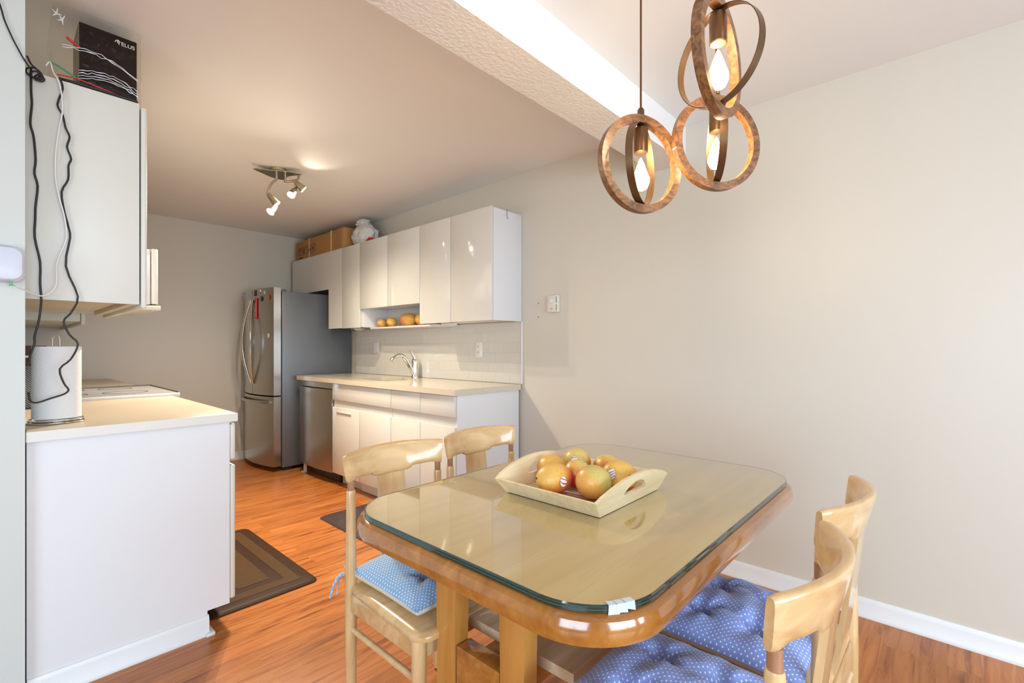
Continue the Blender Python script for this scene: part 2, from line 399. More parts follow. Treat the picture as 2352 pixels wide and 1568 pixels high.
def baseboard(name, x0, x1, y0, y1, ax, sgn, h=.085):
    prof = [(0,0), (.0155,0), (.0155,.014), (.0115,.020), (.0115,h-.020), (.006,h-.006), (.004,h), (0,h)]
    b = MB(); rs = []
    for e in (0, 1):
        if ax == 'y': rs.append([(x0 + sgn*d, (y0, y1)[e], z) for d, z in prof])
        else: rs.append([((x0, x1)[e], y0 + sgn*d, z) for d, z in prof])
    b.rings(rs); struct(name, b, TRIM)
baseboard('baseboard_right', XR, XR, -3.3, 2.31, 'y', -1)
baseboard('baseboard_back', .72, XR, YB, YB, 'x', -1)

# ------------------------------------------------------------------ right-hand kitchen run: wall cupboards
WX = 2.300   # door faces
def pull_edge(b, x0, x1, y0, y1, z0, z1, bv=.004): b.box(x0, x1, y0, y1, z0, z1, bv, 2)
t = thing('wall_cabinet', 'white wall cupboard over the fridge with L shaped notched door', 'cabinet', (2.46, 5.0, 1.79))
b = MB(); b.box(WX+.02, XR-.003, 4.646, 5.515, 1.795, 2.165); b.box(WX+.02, XR-.003, 4.376, 4.644, 1.395, 2.165); b.build('body', CABW, t)
b = MB(); b.prism([(4.376, 1.387), (4.645, 1.387), (4.645, 1.790), (5.515, 1.790), (5.515, 2.172), (4.376, 2.172)], WX, WX+.0185, lambda y, z, x: (x, y, z)); b.build('door', CABW, t)
t = thing('wall_cabinet', 'narrow full height white wall cupboard with round light beneath', 'cabinet', (2.46, 4.2, 1.387))
b = MB(); b.box(WX+.02, XR-.003, 4.043, 4.371, 1.392, 2.165); b.build('body', CABW, t)
b = MB(); pull_edge(b, WX, WX+.0185, 4.041, 4.372, 1.383, 2.172); b.build('door', CABW, t)
t = thing('wall_cabinet', 'shorter white wall cupboard with open fruit niche below', 'cabinet', (2.46, 3.58, 1.37))
b = MB(); b.box(WX+.02, XR-.003, 3.119, 4.038, 1.565, 2.165); b.build('body', CABW, t)
b = MB(); pull_edge(b, WX, WX+.0185, 3.578, 4.038, 1.553, 2.172); b.build('door', CABW, t)
b = MB(); pull_edge(b, WX, WX+.0185, 3.117, 3.574, 1.553, 2.172); b.build('door', CABW, t)
b = MB(); b.box(WX+.03, XR-.003, 4.020, 4.038, 1.388, 1.5645); b.box(XR-.015, XR-.003, 3.119, 4.019, 1.388, 1.5645); b.build('niche_panel', CABE, t)
b = MB(); b.box(2.40, XR-.003, 2.98, 4.02, 1.370, 1.386, .003); b.build('shelf', CABW, t)
t = thing('wall_cabinet', 'glossy white two door wall cupboard at the dining end', 'cabinet', (2.46, 2.7, 1.387))
b = MB(); b.box(WX+.02, XR-.003, 2.318, 3.114, 1.392, 2.160); b.build('body', CABE, t)
b = MB(); b.box(WX+.0195, XR-.003, 2.300, 2.3175, 1.387, 2.165, .001); b.build('end_panel', CABE, t)
b = MB(); pull_edge(b, WX, WX+.0185, 2.735, 3.113, 1.385, 2.172); b.build('door', CABW, t)
b = MB(); pull_edge(b, WX, WX+.0185, 2.300, 2.731, 1.385, 2.172); b.build('door', CABW, t)
b = MB(); b.lathe([(.062, 0), (.07, -.010), (.055, -.024), (.03, -.030)], (2.43, 4.30, 1.3905)); o = b.build('puck_light', [CHROME], None, (2.43, 4.30, 1.39))
tag(o, 'round chrome puck light under the narrow wall cupboard', 'light')
t = thing('strip_light', 'small clear strip light under the dining end wall cupboard', 'light', (2.43, 2.93, 1.383))
b = MB(); b.box(2.395, 2.425, 2.80, 2.965, 1.372, 1.3905, .003); b.build('housing', WHITEW, t)
b = MB(); b.tube([(2.388, 2.965, 1.379), (2.388, 2.80, 1.379)], .006, 10); b.build('lamp_tube', BULBG, t)
# backsplash
b = MB(); b.box(2.605, XR-.002, 2.296, 4.648, .929, 1.388); o = b.build('backsplash', TILE, None, (2.611, 3.4, .929)); tag(o, 'white subway tile backsplash between counter and wall cupboards', 'backsplash')
b = MB(); b.box(2.600, XR-.002, 2.288, 2.2955, .929, 1.388, .002); o = b.build('trim_2', TRIM); o['kind'] = 'structure'
# outlet and switch
t = thing('wall_outlet', 'white double electrical outlet on the backsplash right of the faucet', 'outlet', (2.603, 2.745, 1.18))
b = MB(); b.box(2.5995, 2.605, 2.705, 2.785, 1.122, 1.240, .002); b.build('cover_plate', TRIM, t)
b = MB()
for z in (1.160, 1.202):
    b = MB(); b.box(2.5975, 2.5995, 2.725, 2.765, z-.015, z+.015, .001); rr = b.build('receptacle', CABE, t)
    for dy in (-.008, .008):
        b = MB(); b.box(2.5965, 2.5975, 2.745+dy-.0015, 2.745+dy+.0015, z-.006, z+.006); b.build('slot', DARK, rr)
t = thing('light_switch', 'white rocker switch plate on the backsplash near the fridge', 'switch', (2.603, 4.255, 1.19))
b = MB(); b.box(2.5995, 2.605, 4.20, 4.31, 1.138, 1.250, .002); b.build('cover_plate', TRIM, t)
b = MB(); b.box(2.5970, 2.5995, 4.222, 4.250, 1.160, 1.228, .001); b.box(2.5970, 2.5995, 4.260, 4.288, 1.160, 1.228, .001); b.build('rocker', CABE, t)
# hook on the cupboard end
b = MB(); b.tube(smooth([(2.452, 2.2975, 2.165), (2.45, 2.2945, 2.172), (2.447, 2.292, 2.155), (2.447, 2.2915, 2.125), (2.453, 2.291, 2.112), (2.463, 2.2915, 2.113)]), .0013, 6)
o = b.build('wire_hook', DARK, None, (2.45, 2.296, 2.11)); tag(o, 'thin bent wire hook on the white cupboard end', 'hook')

# ------------------------------------------------------------------ base cabinets
CX = 1.985
t = thing('base_cabinet', 'white sink cupboard with wide drawer front beside the dishwasher', 'cabinet', (2.3, 3.49, 0))
b = MB(); b.box(CX+.018, XR-.02, 3.042, 3.944, .105, .640); b.box(CX+.10, XR-.02, 3.042, 3.944, .002, .104)
b.box(CX+.018, CX+.035, 3.042, 3.944, .641, .886); b.build('body', CABW, t)
b = MB(); pull_edge(b, CX, CX+.017, 3.042, 3.944, .745, .884); b.build('drawer_front', CABW, t)
for y0, y1 in ((3.494, 3.944), (3.042, 3.490)):
    b = MB(); pull_edge(b, CX, CX+.017, y0, y1, .112, .684); dd = b.build('door', CABW, t)
    if y0 > 3.4:
        b = MB(); b.box(CX-.008, CX-.0005, 3.62, 3.86, .640, .652, .003); b.build('handle', CABW, dd)
t = thing('base_cabinet', 'white base cupboard with two drawers at the dining end', 'cabinet', (2.3, 2.68, 0))
b = MB(); b.box(CX+.018, XR-.02, 2.331, 3.038, .105, .886); b.box(CX+.10, XR-.02, 2.331, 3.038, .002, .104); b.build('body', CABW, t)
for y0, y1 in ((2.684, 3.038), (2.318, 2.680)):
    b = MB(); pull_edge(b, CX, CX+.017, y0, y1, .745, .884); b.build('drawer_front', CABW, t)
    b = MB(); pull_edge(b, CX, CX+.017, y0, y1, .112, .684); b.build('door', CABW, t)
b = MB(); b.box(CX+.0175, XR-.022, 2.312, 2.3305, .002, .887, .001); b.build('end_panel', CABE, t)
b = MB(); b.box(CX+.085, CX+.095, 2.331, 3.60, .004, .10); o = b.build('toe_kick', CABC, t)
# countertop with sink opening
t = thing('countertop', 'cream countertop along the right wall with undermount sink opening', 'countertop', (2.3, 3.4, .889))
outer = rrect(2.2845, 3.458, .3205, 1.162, .006, 8); inner = rrect(2.27, 3.57, .17, .27, .06, 8)
b = MB(); b.annulus(outer, inner, .889, .927); b.build('slab', COUNTER, t)
t = thing('kitchen_sink', 'stainless steel undermount sink below the faucet', 'sink', (2.27, 3.57, .72))
b = MB(); n0 = rrect(2.27, 3.57, .20, .30, .07, 8); n1 = rrect(2.27, 3.57, .175, .275, .06, 8); n2 = rrect(2.27, 3.57, .16, .26, .05, 8); n3 = rrect(2.27, 3.57, .02, .03, .01, 8)
b.rings([[(x, y, .8875) for x, y in n0], [(x, y, .8875) for x, y in n1], [(x, y, .73) for x, y in n2], [(x, y, .722) for x, y in n3]], False, True)
b.build('bowl', STEEL, t)
# faucet
t = thing('faucet', 'chrome single lever kitchen faucet with curved pull out spout', 'faucet', (2.54, 3.51, .927))
b = MB(); b.lathe([(.030, 0), (.030, .010), (.025, .022), (.0235, .06), (.025, .12), (.027, .150), (.020, .168), (.005, .172)], (2.54, 3.51, .927)); b.build('faucet_body', CHROME, t)
sp = smooth([(2.525, 3.512, .965), (2.50, 3.515, 1.015), (2.465, 3.518, 1.075), (2.425, 3.522, 1.118), (2.38, 3.526, 1.128), (2.34, 3.53, 1.105), (2.318, 3.532, 1.078)], 6)
b = MB(); b.tube(sp, [.016+.004*abs(math.sin(i/len(sp)*4)) + (.004 if i > len(sp)-8 else 0) for i in range(len(sp))], 16); b.build('spout', CHROME, t)
b = MB(); b.tube(smooth([(2.542, 3.51, 1.09), (2.530, 3.510, 1.115), (2.512, 3.512, 1.145), (2.495, 3.514, 1.168)], 5), [.017-.0095*i/15 + (.003 if i > 13 else 0) for i in range(16)], 14); b.build('lever_handle', CHROME, t)
# dishwasher
t = thing('dishwasher', 'stainless steel dishwasher with bowed door beside the fridge', 'dishwasher', (2.27, 4.28, 0))
b = MB(); b.box(2.03, 2.58, 3.952, 4.60, .10, .885); b.build('body', STEELS, t)
def bowed(y0, y1, z0, z1, xe, bow, xb, m, name, par, n=14, rnd=.0):
    b = MB(); fr = []
    for i in range(n+1):
        s = i/n; y = y0+(y1-y0)*s; fr.append((xe - bow*(1-(2*s-1)**2), y))
    poly = fr + [(xb, y1), (xb, y0)]
    b.prism(poly, z0, z1); return b.build(name, m, par, ang=25)
bowed(3.952, 4.60, .835, .882, 1.990, .0, 2.028, STEEL, 'control_panel', t)
dd = bowed(3.952, 4.60, .105, .828, 1.985, .022, 2.028, STEEL, 'door', t)
b = MB()
for k in range(5): b.box(1.9835, 1.985, 3.985, 3.985+[.012,.006,.012,.009,.012][k], .745+k*.014, .754+k*.014)
b.build('brand_mark', INK, dd)
b = MB(); b.box(2.06, 2.10, 3.952, 4.50, .012, .10); b.build('kick_plate', DARK, t)
b = MB(); b.prism([(4.59, .005), (4.54, .005), (4.54, .10), (4.585, .10)], 2.02, 2.032, lambda y, z, x: (x, y, z)); b.box(2.0, 2.032, 4.535, 4.60, 0, .006, .001); b.build('foot_bracket', TRIM, t)

# ------------------------------------------------------------------ fridge
t = thing('refrigerator', 'stainless french door fridge with bottom freezer and magnets', 'refrigerator', (2.2, 5.13, 0))
b = MB(); b.box(1.879, 2.600, 4.740, 5.535, .035, 1.742, .006); b.build('body', STEELS, t)
b = MB(); b.box(1.90, 1.98, 4.76, 5.52, 0, .036); b.build('base_grille', DARK, t)
b = MB(); b.box(1.83, 1.93, 4.760, 4.84, 1.7425, 1.765, .004); b.build('hinge_cover', STEELS, t)
yF0, yF1, ym = 4.742, 5.530, 5.115
def bow_x(y): s = (y-yF0)/(yF1-yF0); return 1.802 - .062*(1-(2*s-1)**2)
def fdoor(y0, y1, z0, z1, name):
    b = MB(); n = 12; poly = [(bow_x(y0+(y1-y0)*i/n), y0+(y1-y0)*i/n) for i in range(n+1)] + [(1.868, y1), (1.868, y0)]
    b.prism(poly, z0, z1); return b.build(name, STEEL, t, ang=25)
dr = fdoor(yF0, ym-.003, .735, 1.775, 'door'); dl = fdoor(ym+.003, yF1, .735, 1.775, 'door'); dz = fdoor(yF0, yF1, .052, .722, 'freezer_drawer')
for y, par, sg in ((ym-.055, dr, -1), (ym+.055, dl, 1)):
    b = MB(); P = []
    for i in range(25):
        s = i/24; z = .84+.83*s; a = math.sin(PI*s)
        P.append((bow_x(y)-.012-.050*a, y+sg*.085*(a**1.2)-sg*.030, z))
    b.tube(P, .017, 12, flat=.75); b.build('handle', CHROME, par)
b = MB(); P = [(bow_x(y)-.008-.035*math.sin(PI*i/16)**.6, y, .672) for i, y in [(i, 4.79+.66*i/16) for i in range(17)]]
b.tube(P, .014, 10); b.build('handle', STEEL, dz)
def magnet(name, label, y, z, ry, rz, m, kind='oval', m2=None):
    x = bow_x(y)-.0005; b = MB()
    if kind == 'oval': b.lathe([(ry, 0), (ry, .003), (ry*.8, .005)], (x, y, z), (-1, 0, 0), 20)
    else: b.box(x-.004, x-.0002, y-ry, y+ry, z-rz, z+rz, .001)
    o = b.build(name, m, None, (x, y, z)); tag(o, label, 'magnet')
    return o
MB1 = mat('navy_glaze', (.03, .05, .12), .25, vary=.5, vscale=60); MB2 = mat('copper_glaze', (.45, .16, .05), .3, vary=.6, vscale=60)
MB3 = mat('pale_blue_card', (.40, .44, .62), .5, vary=.4, vscale=50); MB4 = mat('maroon_rubber', (.06, .012, .02), .5)
magnet('fridge_magnet', 'pale blue picture magnet on the left fridge door', 5.42, 1.735, .038, .038, MB3, 'b')
o = magnet('fridge_magnet', 'dark maroon figure magnet near top of right fridge door', 5.045, 1.735, .020, .030, MB4, 'b')
magnet('fridge_magnet', 'small silver arch magnet at top of right fridge door', 4.945, 1.752, .022, .012, CHROME, 'b')
magnet('fridge_magnet', 'tiny cream drop magnet beside the silver arch magnet', 4.875, 1.730, .006, .016, LINEN, 'b')
magnet('fridge_magnet', 'round navy magnet on the right fridge door', 4.925, 1.672, .026, .03, MB1)
magnet('fridge_magnet', 'round copper coloured magnet beside the navy magnet', 4.815, 1.683, .026, .03, MB2)
magnet('fridge_magnet', 'round wooden magnet halfway down the right fridge door', 4.815, 1.310, .024, .02, STRAP)
t2 = thing('fridge_magnet', 'long red strip magnet with white lettering on right fridge door', 'magnet', (bow_x(5.0)-.006, 5.02, 1.58))
b = MB(); x = bow_x(5.0)-.008; b.box(x-.004, x+.004, 4.995, 5.04, 1.480, 1.685, .002); b.build('strip', REDP, t2)
b = MB(); random.seed(3)
for k in range(9): b.box(x-.0048, x-.004, 5.008, 5.026, 1.50+k*.016, 1.506+k*.016+random.random()*.004)
b.build('lettering', TRIM, t2)

# ------------------------------------------------------------------ things on top of the wall cupboards
t = thing('cardboard_box', 'long brown cardboard box tied with cream straps on wall cupboards', 'box', (2.46, 4.95, 2.172))
b = MB(); b.box(2.335, 2.60, 4.40, 5.50, 2.173, 2.392, .004)
bmesh.ops.subdivide_edges(b.bm, edges=b.bm.edges[:], cuts=2, use_grid_fill=True)
for v in b.bm.verts:
    v.co += Vector((0, 0, .006*noise.noise(v.co*9))) if v.co.z > 2.3 else Vector((0,0,0))
b.build('carton', CARD, t)
for y in (5.16, 4.66):
    b = MB(); b.box(2.331, 2.335, y-.006, y+.006, 2.173, 2.393); b.box(2.331, 2.602, y-.006, y+.006, 2.3955, 2.399); b.build('strap', STRAP, t)
b = MB(); b.box(2.3335, 2.3345, 4.445, 4.60, 2.173+.01, 2.385); b.build('packing_tape', mat('brown_tape', (.40, .20, .07), .25), t)
# handling marks
b = MB()
def fr(y0, y1, z0, z1, w_=.003):
    for a in ((y0, y1, z0, z0+w_), (y0, y1, z1-w_, z1), (y0, y0+w_, z0, z1), (y1-w_, y1, z0, z1)): b.box(2.3335, 2.3348, *a)
fr(5.02, 5.43, 2.235, 2.320)
for k in range(5): fr(5.355-k*.078, 5.41-k*.078, 2.244, 2.311, .002)
b.box(2.3335, 2.3348, 5.375, 5.393, 2.275, 2.302); b.box(2.3335, 2.3348, 5.382, 5.386, 2.250, 2.275)
for z in (2.252, 2.272): b.box(2.3335, 2.3348, 5.285, 5.325, z, z+.010)
b.box(2.3335, 2.3348, 5.285, 5.292, 2.288, 2.306); b.box(2.3335, 2.3348, 5.315, 5.322, 2.288, 2.306)
b.prism([(5.15, 2.25), (5.13, 2.28), (5.155, 2.29), (5.17, 2.305), (5.18, 2.28), (5.20, 2.265), (5.175, 2.25)], 2.3335, 2.3348, lambda y, z, x: (x, y, z))
b.lathe([(.014, 0), (.014, .001)], (2.3348, 5.075, 2.278), (-1,0,0), 16)
b.box(2.3335, 2.3348, 5.33, 5.42, 2.198, 2.212)
b.build('printed_marks', INK, t)
def sack(d, p):
    n = noise.noise(d*2.3)*.18 + noise.noise(d*6)*.07 - .10*abs(noise.noise(Vector((math.atan2(d.y,d.x)*4, d.z*1.5, 3))))
    k = 1+n
    if d.z > .3: k *= 1 - .55*(d.z-.3)
    return Vector((p.x*k, p.y*k, p.z*(1+.12*noise.noise(d*3+Vector((4,1,2))))))
t = thing('cloth_bag', 'white knotted bag beside the cardboard box on wall cupboards', 'bag', (2.45, 4.19, 2.172))
b = MB(); b.ell((2.45, 4.20, 2.290), (.10, .170, .135), 56, 40, None, sack)
for v in b.bm.verts: v.co.z = max(v.co.z, 2.174)
b.build('sack', CLOTHW, t, ang=60)
b = MB(); b.ell((2.43, 4.205, 2.408), (.05, .090, .040), 40, 24, None, lambda d, p: p*(1+.45*noise.noise(d*3.5+Vector((9,0,0)))-.25*abs(noise.noise(d*5))))
b.build('knot', CLOTHW, t, ang=60)
b = MB(); b.prism([(3.85, 2.173), (4.03, 2.173), (4.01, 2.195), (3.96, 2.225), (3.90, 2.205)], 2.35, 2.44, lambda y, z, x: (x, y, z)); o = b.build('red_pouch', REDP, None, (2.39, 3.94, 2.173))
tag(o, 'bright red pouch lying beside the white bag on wall cupboards', 'pouch')

# fruit in the niche and in the tray share one builder
MGM = [mango_mat('mango_skin_%d' % i, *c) for i, c in enumerate([
    ((.74, .33, .05), (.62, .12, .04), (.72, .42, .09), -.6), ((.72, .37, .08), (.72, .35, .08), (.55, .43, .12), 2.4),
    ((.74, .33, .06), (.70, .17, .07), (.72, .42, .09), .4), ((.74, .33, .06), (.68, .20, .06), (.72, .42, .09), 1.3),
    ((.74, .34, .06), (.70, .24, .06), (.62, .46, .14), 0), ((.74, .36, .08), (.66, .13, .06), (.62, .50, .16), 3.6), ((.76, .40, .10), (.62, .06, .03), (.66, .48, .14), 3.4)])]
def mango(c, r, rot, m, label, group, stem=True):
    R = Matrix.Rotation(rot[2], 4, 'Z') @ Matrix.Rotation(rot[1], 4, 'Y') @ Matrix.Rotation(rot[0], 4, 'X')
    t = thing('mango', label, 'mango', c, 0, group)
    def f(d, p): return p * (1 + .05*d.x - .04*d.z*d.x + .015*noise.noise(d*2+Vector(c)*7))
    b = MB(); b.ell(c, r, 32, 22, R.to_3x3(), f); fl = b.build('flesh', m, t, ang=80)
    if stem:
        d = R.to_3x3() @ Vector((1, 0, .15)); b = MB()
        p = Vector(c) + R.to_3x3() @ Vector((r[0]*1.04, 0, .10*r[2])); b.lathe([(.003, -.003), (.0035, .001), (.001, .002)], p, d, 10); b.build('stem_end', DARK, t)
    return t
for (y, x, r, l) in ((3.905, 2.455, (.048, .043, .041), 'small mango at the fridge end of the cupboard niche'),
                     (3.745, 2.455, (.048, .045, .043), 'second small mango from the fridge end in the cupboard niche'),
                     (3.520, 2.475, (.055, .105, .058), 'largest long mango in the cupboard niche'),
                     (3.305, 2.455, (.050, .055, .050), 'mango at the dining end of the cupboard niche')):
    mango((x, y, 1.3868+r[2]), r, (0, 0, 0), MGM[3], l, 'mangoes in the cupboard niche', False)

# ------------------------------------------------------------------ wall fittings
t = thing('thermostat', 'small cream wall thermostat with round dial', 'thermostat', (2.60, 1.998, 1.44))
b = MB(); b.box(2.590, XR-.0015, 1.953, 2.043, 1.440, 1.556, .003); b.build('case', mat('cream_plastic', (.68, .66, .56), .4), t)
b = MB(); b.lathe([(.018, 0), (.018, .006), (.015, .008)], (2.590, 2.010, 1.520), (-1,0,0), 24); b.build('dial', TRIM, t)
for z0, z1, y0_, y1_ in ((1.505, 1.545, 1.962, 1.966), (1.452, 1.492, 1.962, 1.966), (1.462, 1.465, 2.00, 2.02)):
    b = MB(); b.box(2.5892, 2.5903, y0_, y1_, z0, z1); b.build('vent_slot', DARK, t)
for z, l in ((1.512, 'upper screw anchor in the wall left of the thermostat'), (1.414, 'lower screw anchor in the wall left of the thermostat')):
    b = MB(); b.lathe([(.004, 0), (.004, .002), (.002, .003)], (XR-.0005, 2.143, z), (-1,0,0), 12); o = b.build('screw_anchor', STEELS, None, (XR, 2.143, z)); tag(o, l, 'screw')

# ------------------------------------------------------------------ left run
PY = 2.275
t = thing('base_cabinet', 'white base cupboard with plain end panel under beige counter at left', 'cabinet', (.37, 2.8, 0))
b = MB(); b.prism([(.072, .002), (.600, .002), (.600, .098), (.683, .098), (.683, .879), (.072, .879)], PY, PY+.018, lambda x, z, y: (x, y, z)); b.build('end_panel', CABE, t)
b = MB(); b.box(.075, .682, PY+.0185, 3.335, .10, .879); b.box(.075, .60, PY+.0185, 3.335, .002, .0995); b.build('body', CABC, t)
b = MB(); b.box(.684, .708, PY+.003, 3.333, .712, .868, .009, 3); b.build('drawer_front', CABC, t)
b = MB(); b.box(.684, .708, PY+.003, 2.80, .112, .690, .009, 3); b.build('door', CABC, t)
b = MB(); b.box(.684, .708, 2.805, 3.333, .112, .690, .009, 3); b.build('door', CABC, t)
prof = [(0,0), (.016,0), (.016,.012), (.012,.018), (.012,.066), (.006,.080), (0,.083)]
b = MB(); b.rings([[(.073, PY-d, z) for d, z in prof], [(.604, PY-d, z) for d, z in prof]]); b.box(.590, .622, PY-.028, PY+.04, 0, .014, .003); b.build('skirting', TRIM, t)
o = None
b = MB(); b.mi = 0; b.box(.072, .706, 2.253, 3.340, .8805, .915, .002)
b.mi = 1
t = thing('countertop', 'beige counter slab on the left holding the paper towel roll', 'countertop', (.39, 2.8, .88)); b.mi = 0
b.build('slab', COUNTERL, t)
b = MB(); b.box(.070, .7075, 2.2505, 2.2528, .8805, .9140); b.build('edge_strip', EDGE, t)
# stove
t = thing('stove', 'white electric range with glass ceramic cooktop beyond the left counter', 'stove', (.39, 3.73, 0))
b = MB(); b.box(.075, .70, 3.345, 4.105, .003, .905, .004); b.build('body', TRIM, t)
b = MB(); b.box(.10, .742, 3.345, 4.105, .9055, .930, .004); cf = b.build('cooktop_frame', TRIM, t)
b = MB(); b.box(.115, .730, 3.362, 4.090, .9302, .9335); cg = b.build('glass_panel', mat('speckled_grey_glass', (.40,.40,.41), .12, vary=.25, vscale=60), t)
b = MB(); b.box(.112, .733, 4.088, 4.096, .9302, .938); b.box(.728, .735, 3.36, 4.094, .9302, .938); b.build('rim', DARK, t)
for x, y, r in ((.52, 3.56, .105), (.52, 3.92, .085), (.27, 3.56, .085), (.27, 3.92, .105)):
    b = MB(); b.annulus([(x+r*math.cos(a*PI/24), y+r*math.sin(a*PI/24)) for a in range(48)], [(x+(r-.006)*math.cos(a*PI/24), y+(r-.006)*math.sin(a*PI/24)) for a in range(48)], .9336, .9342); b.build('burner_ring', DARK, cg)
t = thing('base_cabinet', 'base cupboard and counter end beyond the stove by the back wall', 'cabinet', (.39, 4.8, 0))
b = MB(); b.box(.075, .683, 4.112, 5.575, .003, .879); b.build('body', CABC, t)
b = MB(); b.box(.072, .706, 4.110, 5.578, .8795, .915, .002); b.build('worktop', COUNTERL, t)
# upper left cupboard
UY = 2.350
t = thing('wall_cabinet', 'cream wall cupboard hanging at left with cables down its side', 'cabinet', (.23, 2.8, 1.368))
b = MB(); b.box(.071, .386, UY, UY+.017, 1.366, 2.158, .001); b.build('side_panel', CABC, t)
b = MB(); b.box(.071, .375, UY+.0175, 3.335, 1.385, 2.153); b.box(.357, .386, UY+.0175, 3.335, 1.367, 1.3845); b.build('body', COUNTERL, t)
b = MB(); b.box(.391, .411, UY+.002, 2.84, 1.352, 2.150, .007, 3); b.build('door', CABC, t)
b = MB(); b.box(.391, .411, 2.845, 3.333, 1.352, 2.150, .007, 3); b.build('door', CABC, t)
# microwave above the stove and its shelf
t = thing('microwave', 'white microwave standing on the shelf above the stove', 'microwave', (.35, 3.7, 1.437))
b = MB(); b.box(.09, .600, 3.345, 3.985, 1.4405, 1.755, .004); b.build('case', TRIM, t)
b = MB(); b.box(.604, .635, 3.345, 3.985, 1.4445, 1.760, .004); dd = b.build('door', CABE, t)
b = MB(); b.box(.606, .628, 3.350, 3.40, 1.4380, 1.4440); b.build('foot', DARK, t)
b = MB(); b.box(.0705, .647, 3.34, 4.00, 1.410, 1.4365, .003); o = b.build('microwave_shelf', CABC, None, (.35, 3.67, 1.41)); tag(o, 'cream shelf board under the microwave above the stove', 'shelf')
t = thing('wall_cabinet', 'small wall cupboard above the microwave', 'cabinet', (.22, 3.67, 1.78))
b = MB(); b.box(.071, .386, 3.34, 4.10, 1.80, 2.155); b.build('body', CABC, t)
t = thing('wall_cabinet', 'far cream wall cupboard on the left beyond the stove', 'cabinet', (.22, 4.8, 1.35))
b = MB(); b.box(.071, .372, 4.11, 5.57, 1.365, 2.155); b.build('body', CABC, t)
b = MB(); b.box(.375, .397, 4.112, 4.84, 1.345, 2.150, .006, 2); b.build('door', CABC, t)
b = MB(); b.box(.375, .397, 4.845, 5.568, 1.345, 2.150, .006, 2); b.build('door', CABC, t)

# paper towel holder
c = (.156, 2.470)
t = thing('paper_towel_holder', 'chrome wire paper towel holder on the left counter', 'paper towel holder', (c[0], c[1], .915))
b = MB()
for z, r in ((.9195, .078), (.928, .075)): b.tube([(c[0]+r*math.cos(a*PI/20), c[1]+r*math.sin(a*PI/20), z) for a in range(40)], .0035, 8, closed=True)
b.tube([(c[0]-.075, c[1], .9195), (c[0]+.075, c[1], .9195)], .003, 8); b.build('base_ring', CHROME, t)
b = MB(); b.tube([(c[0]-.010, c[1]+.01, .92)] + [(c[0]-.010*math.cos(PI*i/10), c[1]+.01, 1.228+.013*math.sin(PI*i/10)) for i in range(11)] + [(c[0]+.010, c[1]+.01, .92)], .003, 8); b.build('centre_rod', CHROME, t)
t = thing('paper_towel_roll', 'white quilted paper towel roll standing on the left counter', 'paper towel', (c[0], c[1], .933))
rin = [(c[0]+.001+.018*math.cos(a*PI/24), c[1]+.01+.018*math.sin(a*PI/24)) for a in range(48)]
rout = [(c[0]+(.069+.003*math.sin(a*PI/24+1))*math.cos(a*PI/24), c[1]+(.069+.003*math.sin(a*PI/24+1))*math.sin(a*PI/24)) for a in range(48)]
b = MB(); b.annulus(rout, rin, .934, 1.200); b.build('roll', PAPER, t)
# dark patterned caddy behind the roll
t = thing('tissue_caddy', 'dark patterned box with brown top half hidden behind paper towels', 'box', (.12, 3.18, .915))
b = MB(); b.box(.078, .165, 3.10, 3.26, .9165, 1.115, .003); b.build('patterned_base', stripes('swirl_pattern', 'DIAGONAL', 60, [(.02,.025,.05), (.10,.12,.17), (.30,.33,.38)]), t)
b = MB(); b.box(.078, .165, 3.10, 3.26, 1.116, 1.205, .003); b.build('brown_top', mat('dark_brown_card', (.07,.035,.015), .6), t)
b = MB(); b.box(.085, .15, 3.096, 3.0995, 1.15, 1.160); b.build('label_strip', TRIM, t)

# router on the wall end, cables
t = thing('wall_router', 'rounded pale white box on the wall end at left edge', 'router', (-.02, 2.22, 1.41))
b = MB(); rs = []
for ins, y in ((.006, 2.243), (0, 2.235), (0, 2.215), (.008, 2.203), (.03, 2.198)):
    rs.append([(x, y, z) for x, z in rrect(-.042, 1.465, .110-ins, .058-ins, .030-ins*.5, 6)])
b.rings(rs); b.build('case', BLUEGL, t)
b = MB(); b.box(.031, .040, 2.214, 2.222, 1.395, 1.407); b.build('plug', mat('green_plastic', (.05,.35,.16), .4), t)
def cable(label, pts, r, m, name='cable', k=3):
    b = MB(); P = smooth(pts, k); b.tube(P, r, 7); o = b.build(name, m, None, pts[0], ang=70); return tag(o, label, 'cable')
cable('thin black cable looping from ceiling over wall end at top left', [(-.02,2.237,2.40),(.011,2.237,2.295),(.021,2.237,2.251),(.038,2.237,2.203),(.055,2.237,2.164),(.068,2.237,2.138),(.080,2.30,2.150),(.085,2.335,2.166)], .0024, BLACKW)
cable('leftmost black cable hanging down the cream cupboard side', [(.085,2.340,2.166),(.085,2.338,2.085),(.087,2.338,2.041),(.083,2.338,1.972),(.091,2.338,1.93),(.096,2.338,1.849),(.093,2.338,1.802),(.101,2.338,1.759),(.096,2.338,1.69),(.095,2.338,1.645),(.094,2.338,1.577),(.107,2.338,1.496),(.107,2.338,1.42),(.11,2.338,1.36),(.104,2.338,1.291),(.094,2.338,1.238),(.093,2.338,1.208),(.083,2.338,1.171),(.080,2.338,1.148)], .0034, BLACKW)
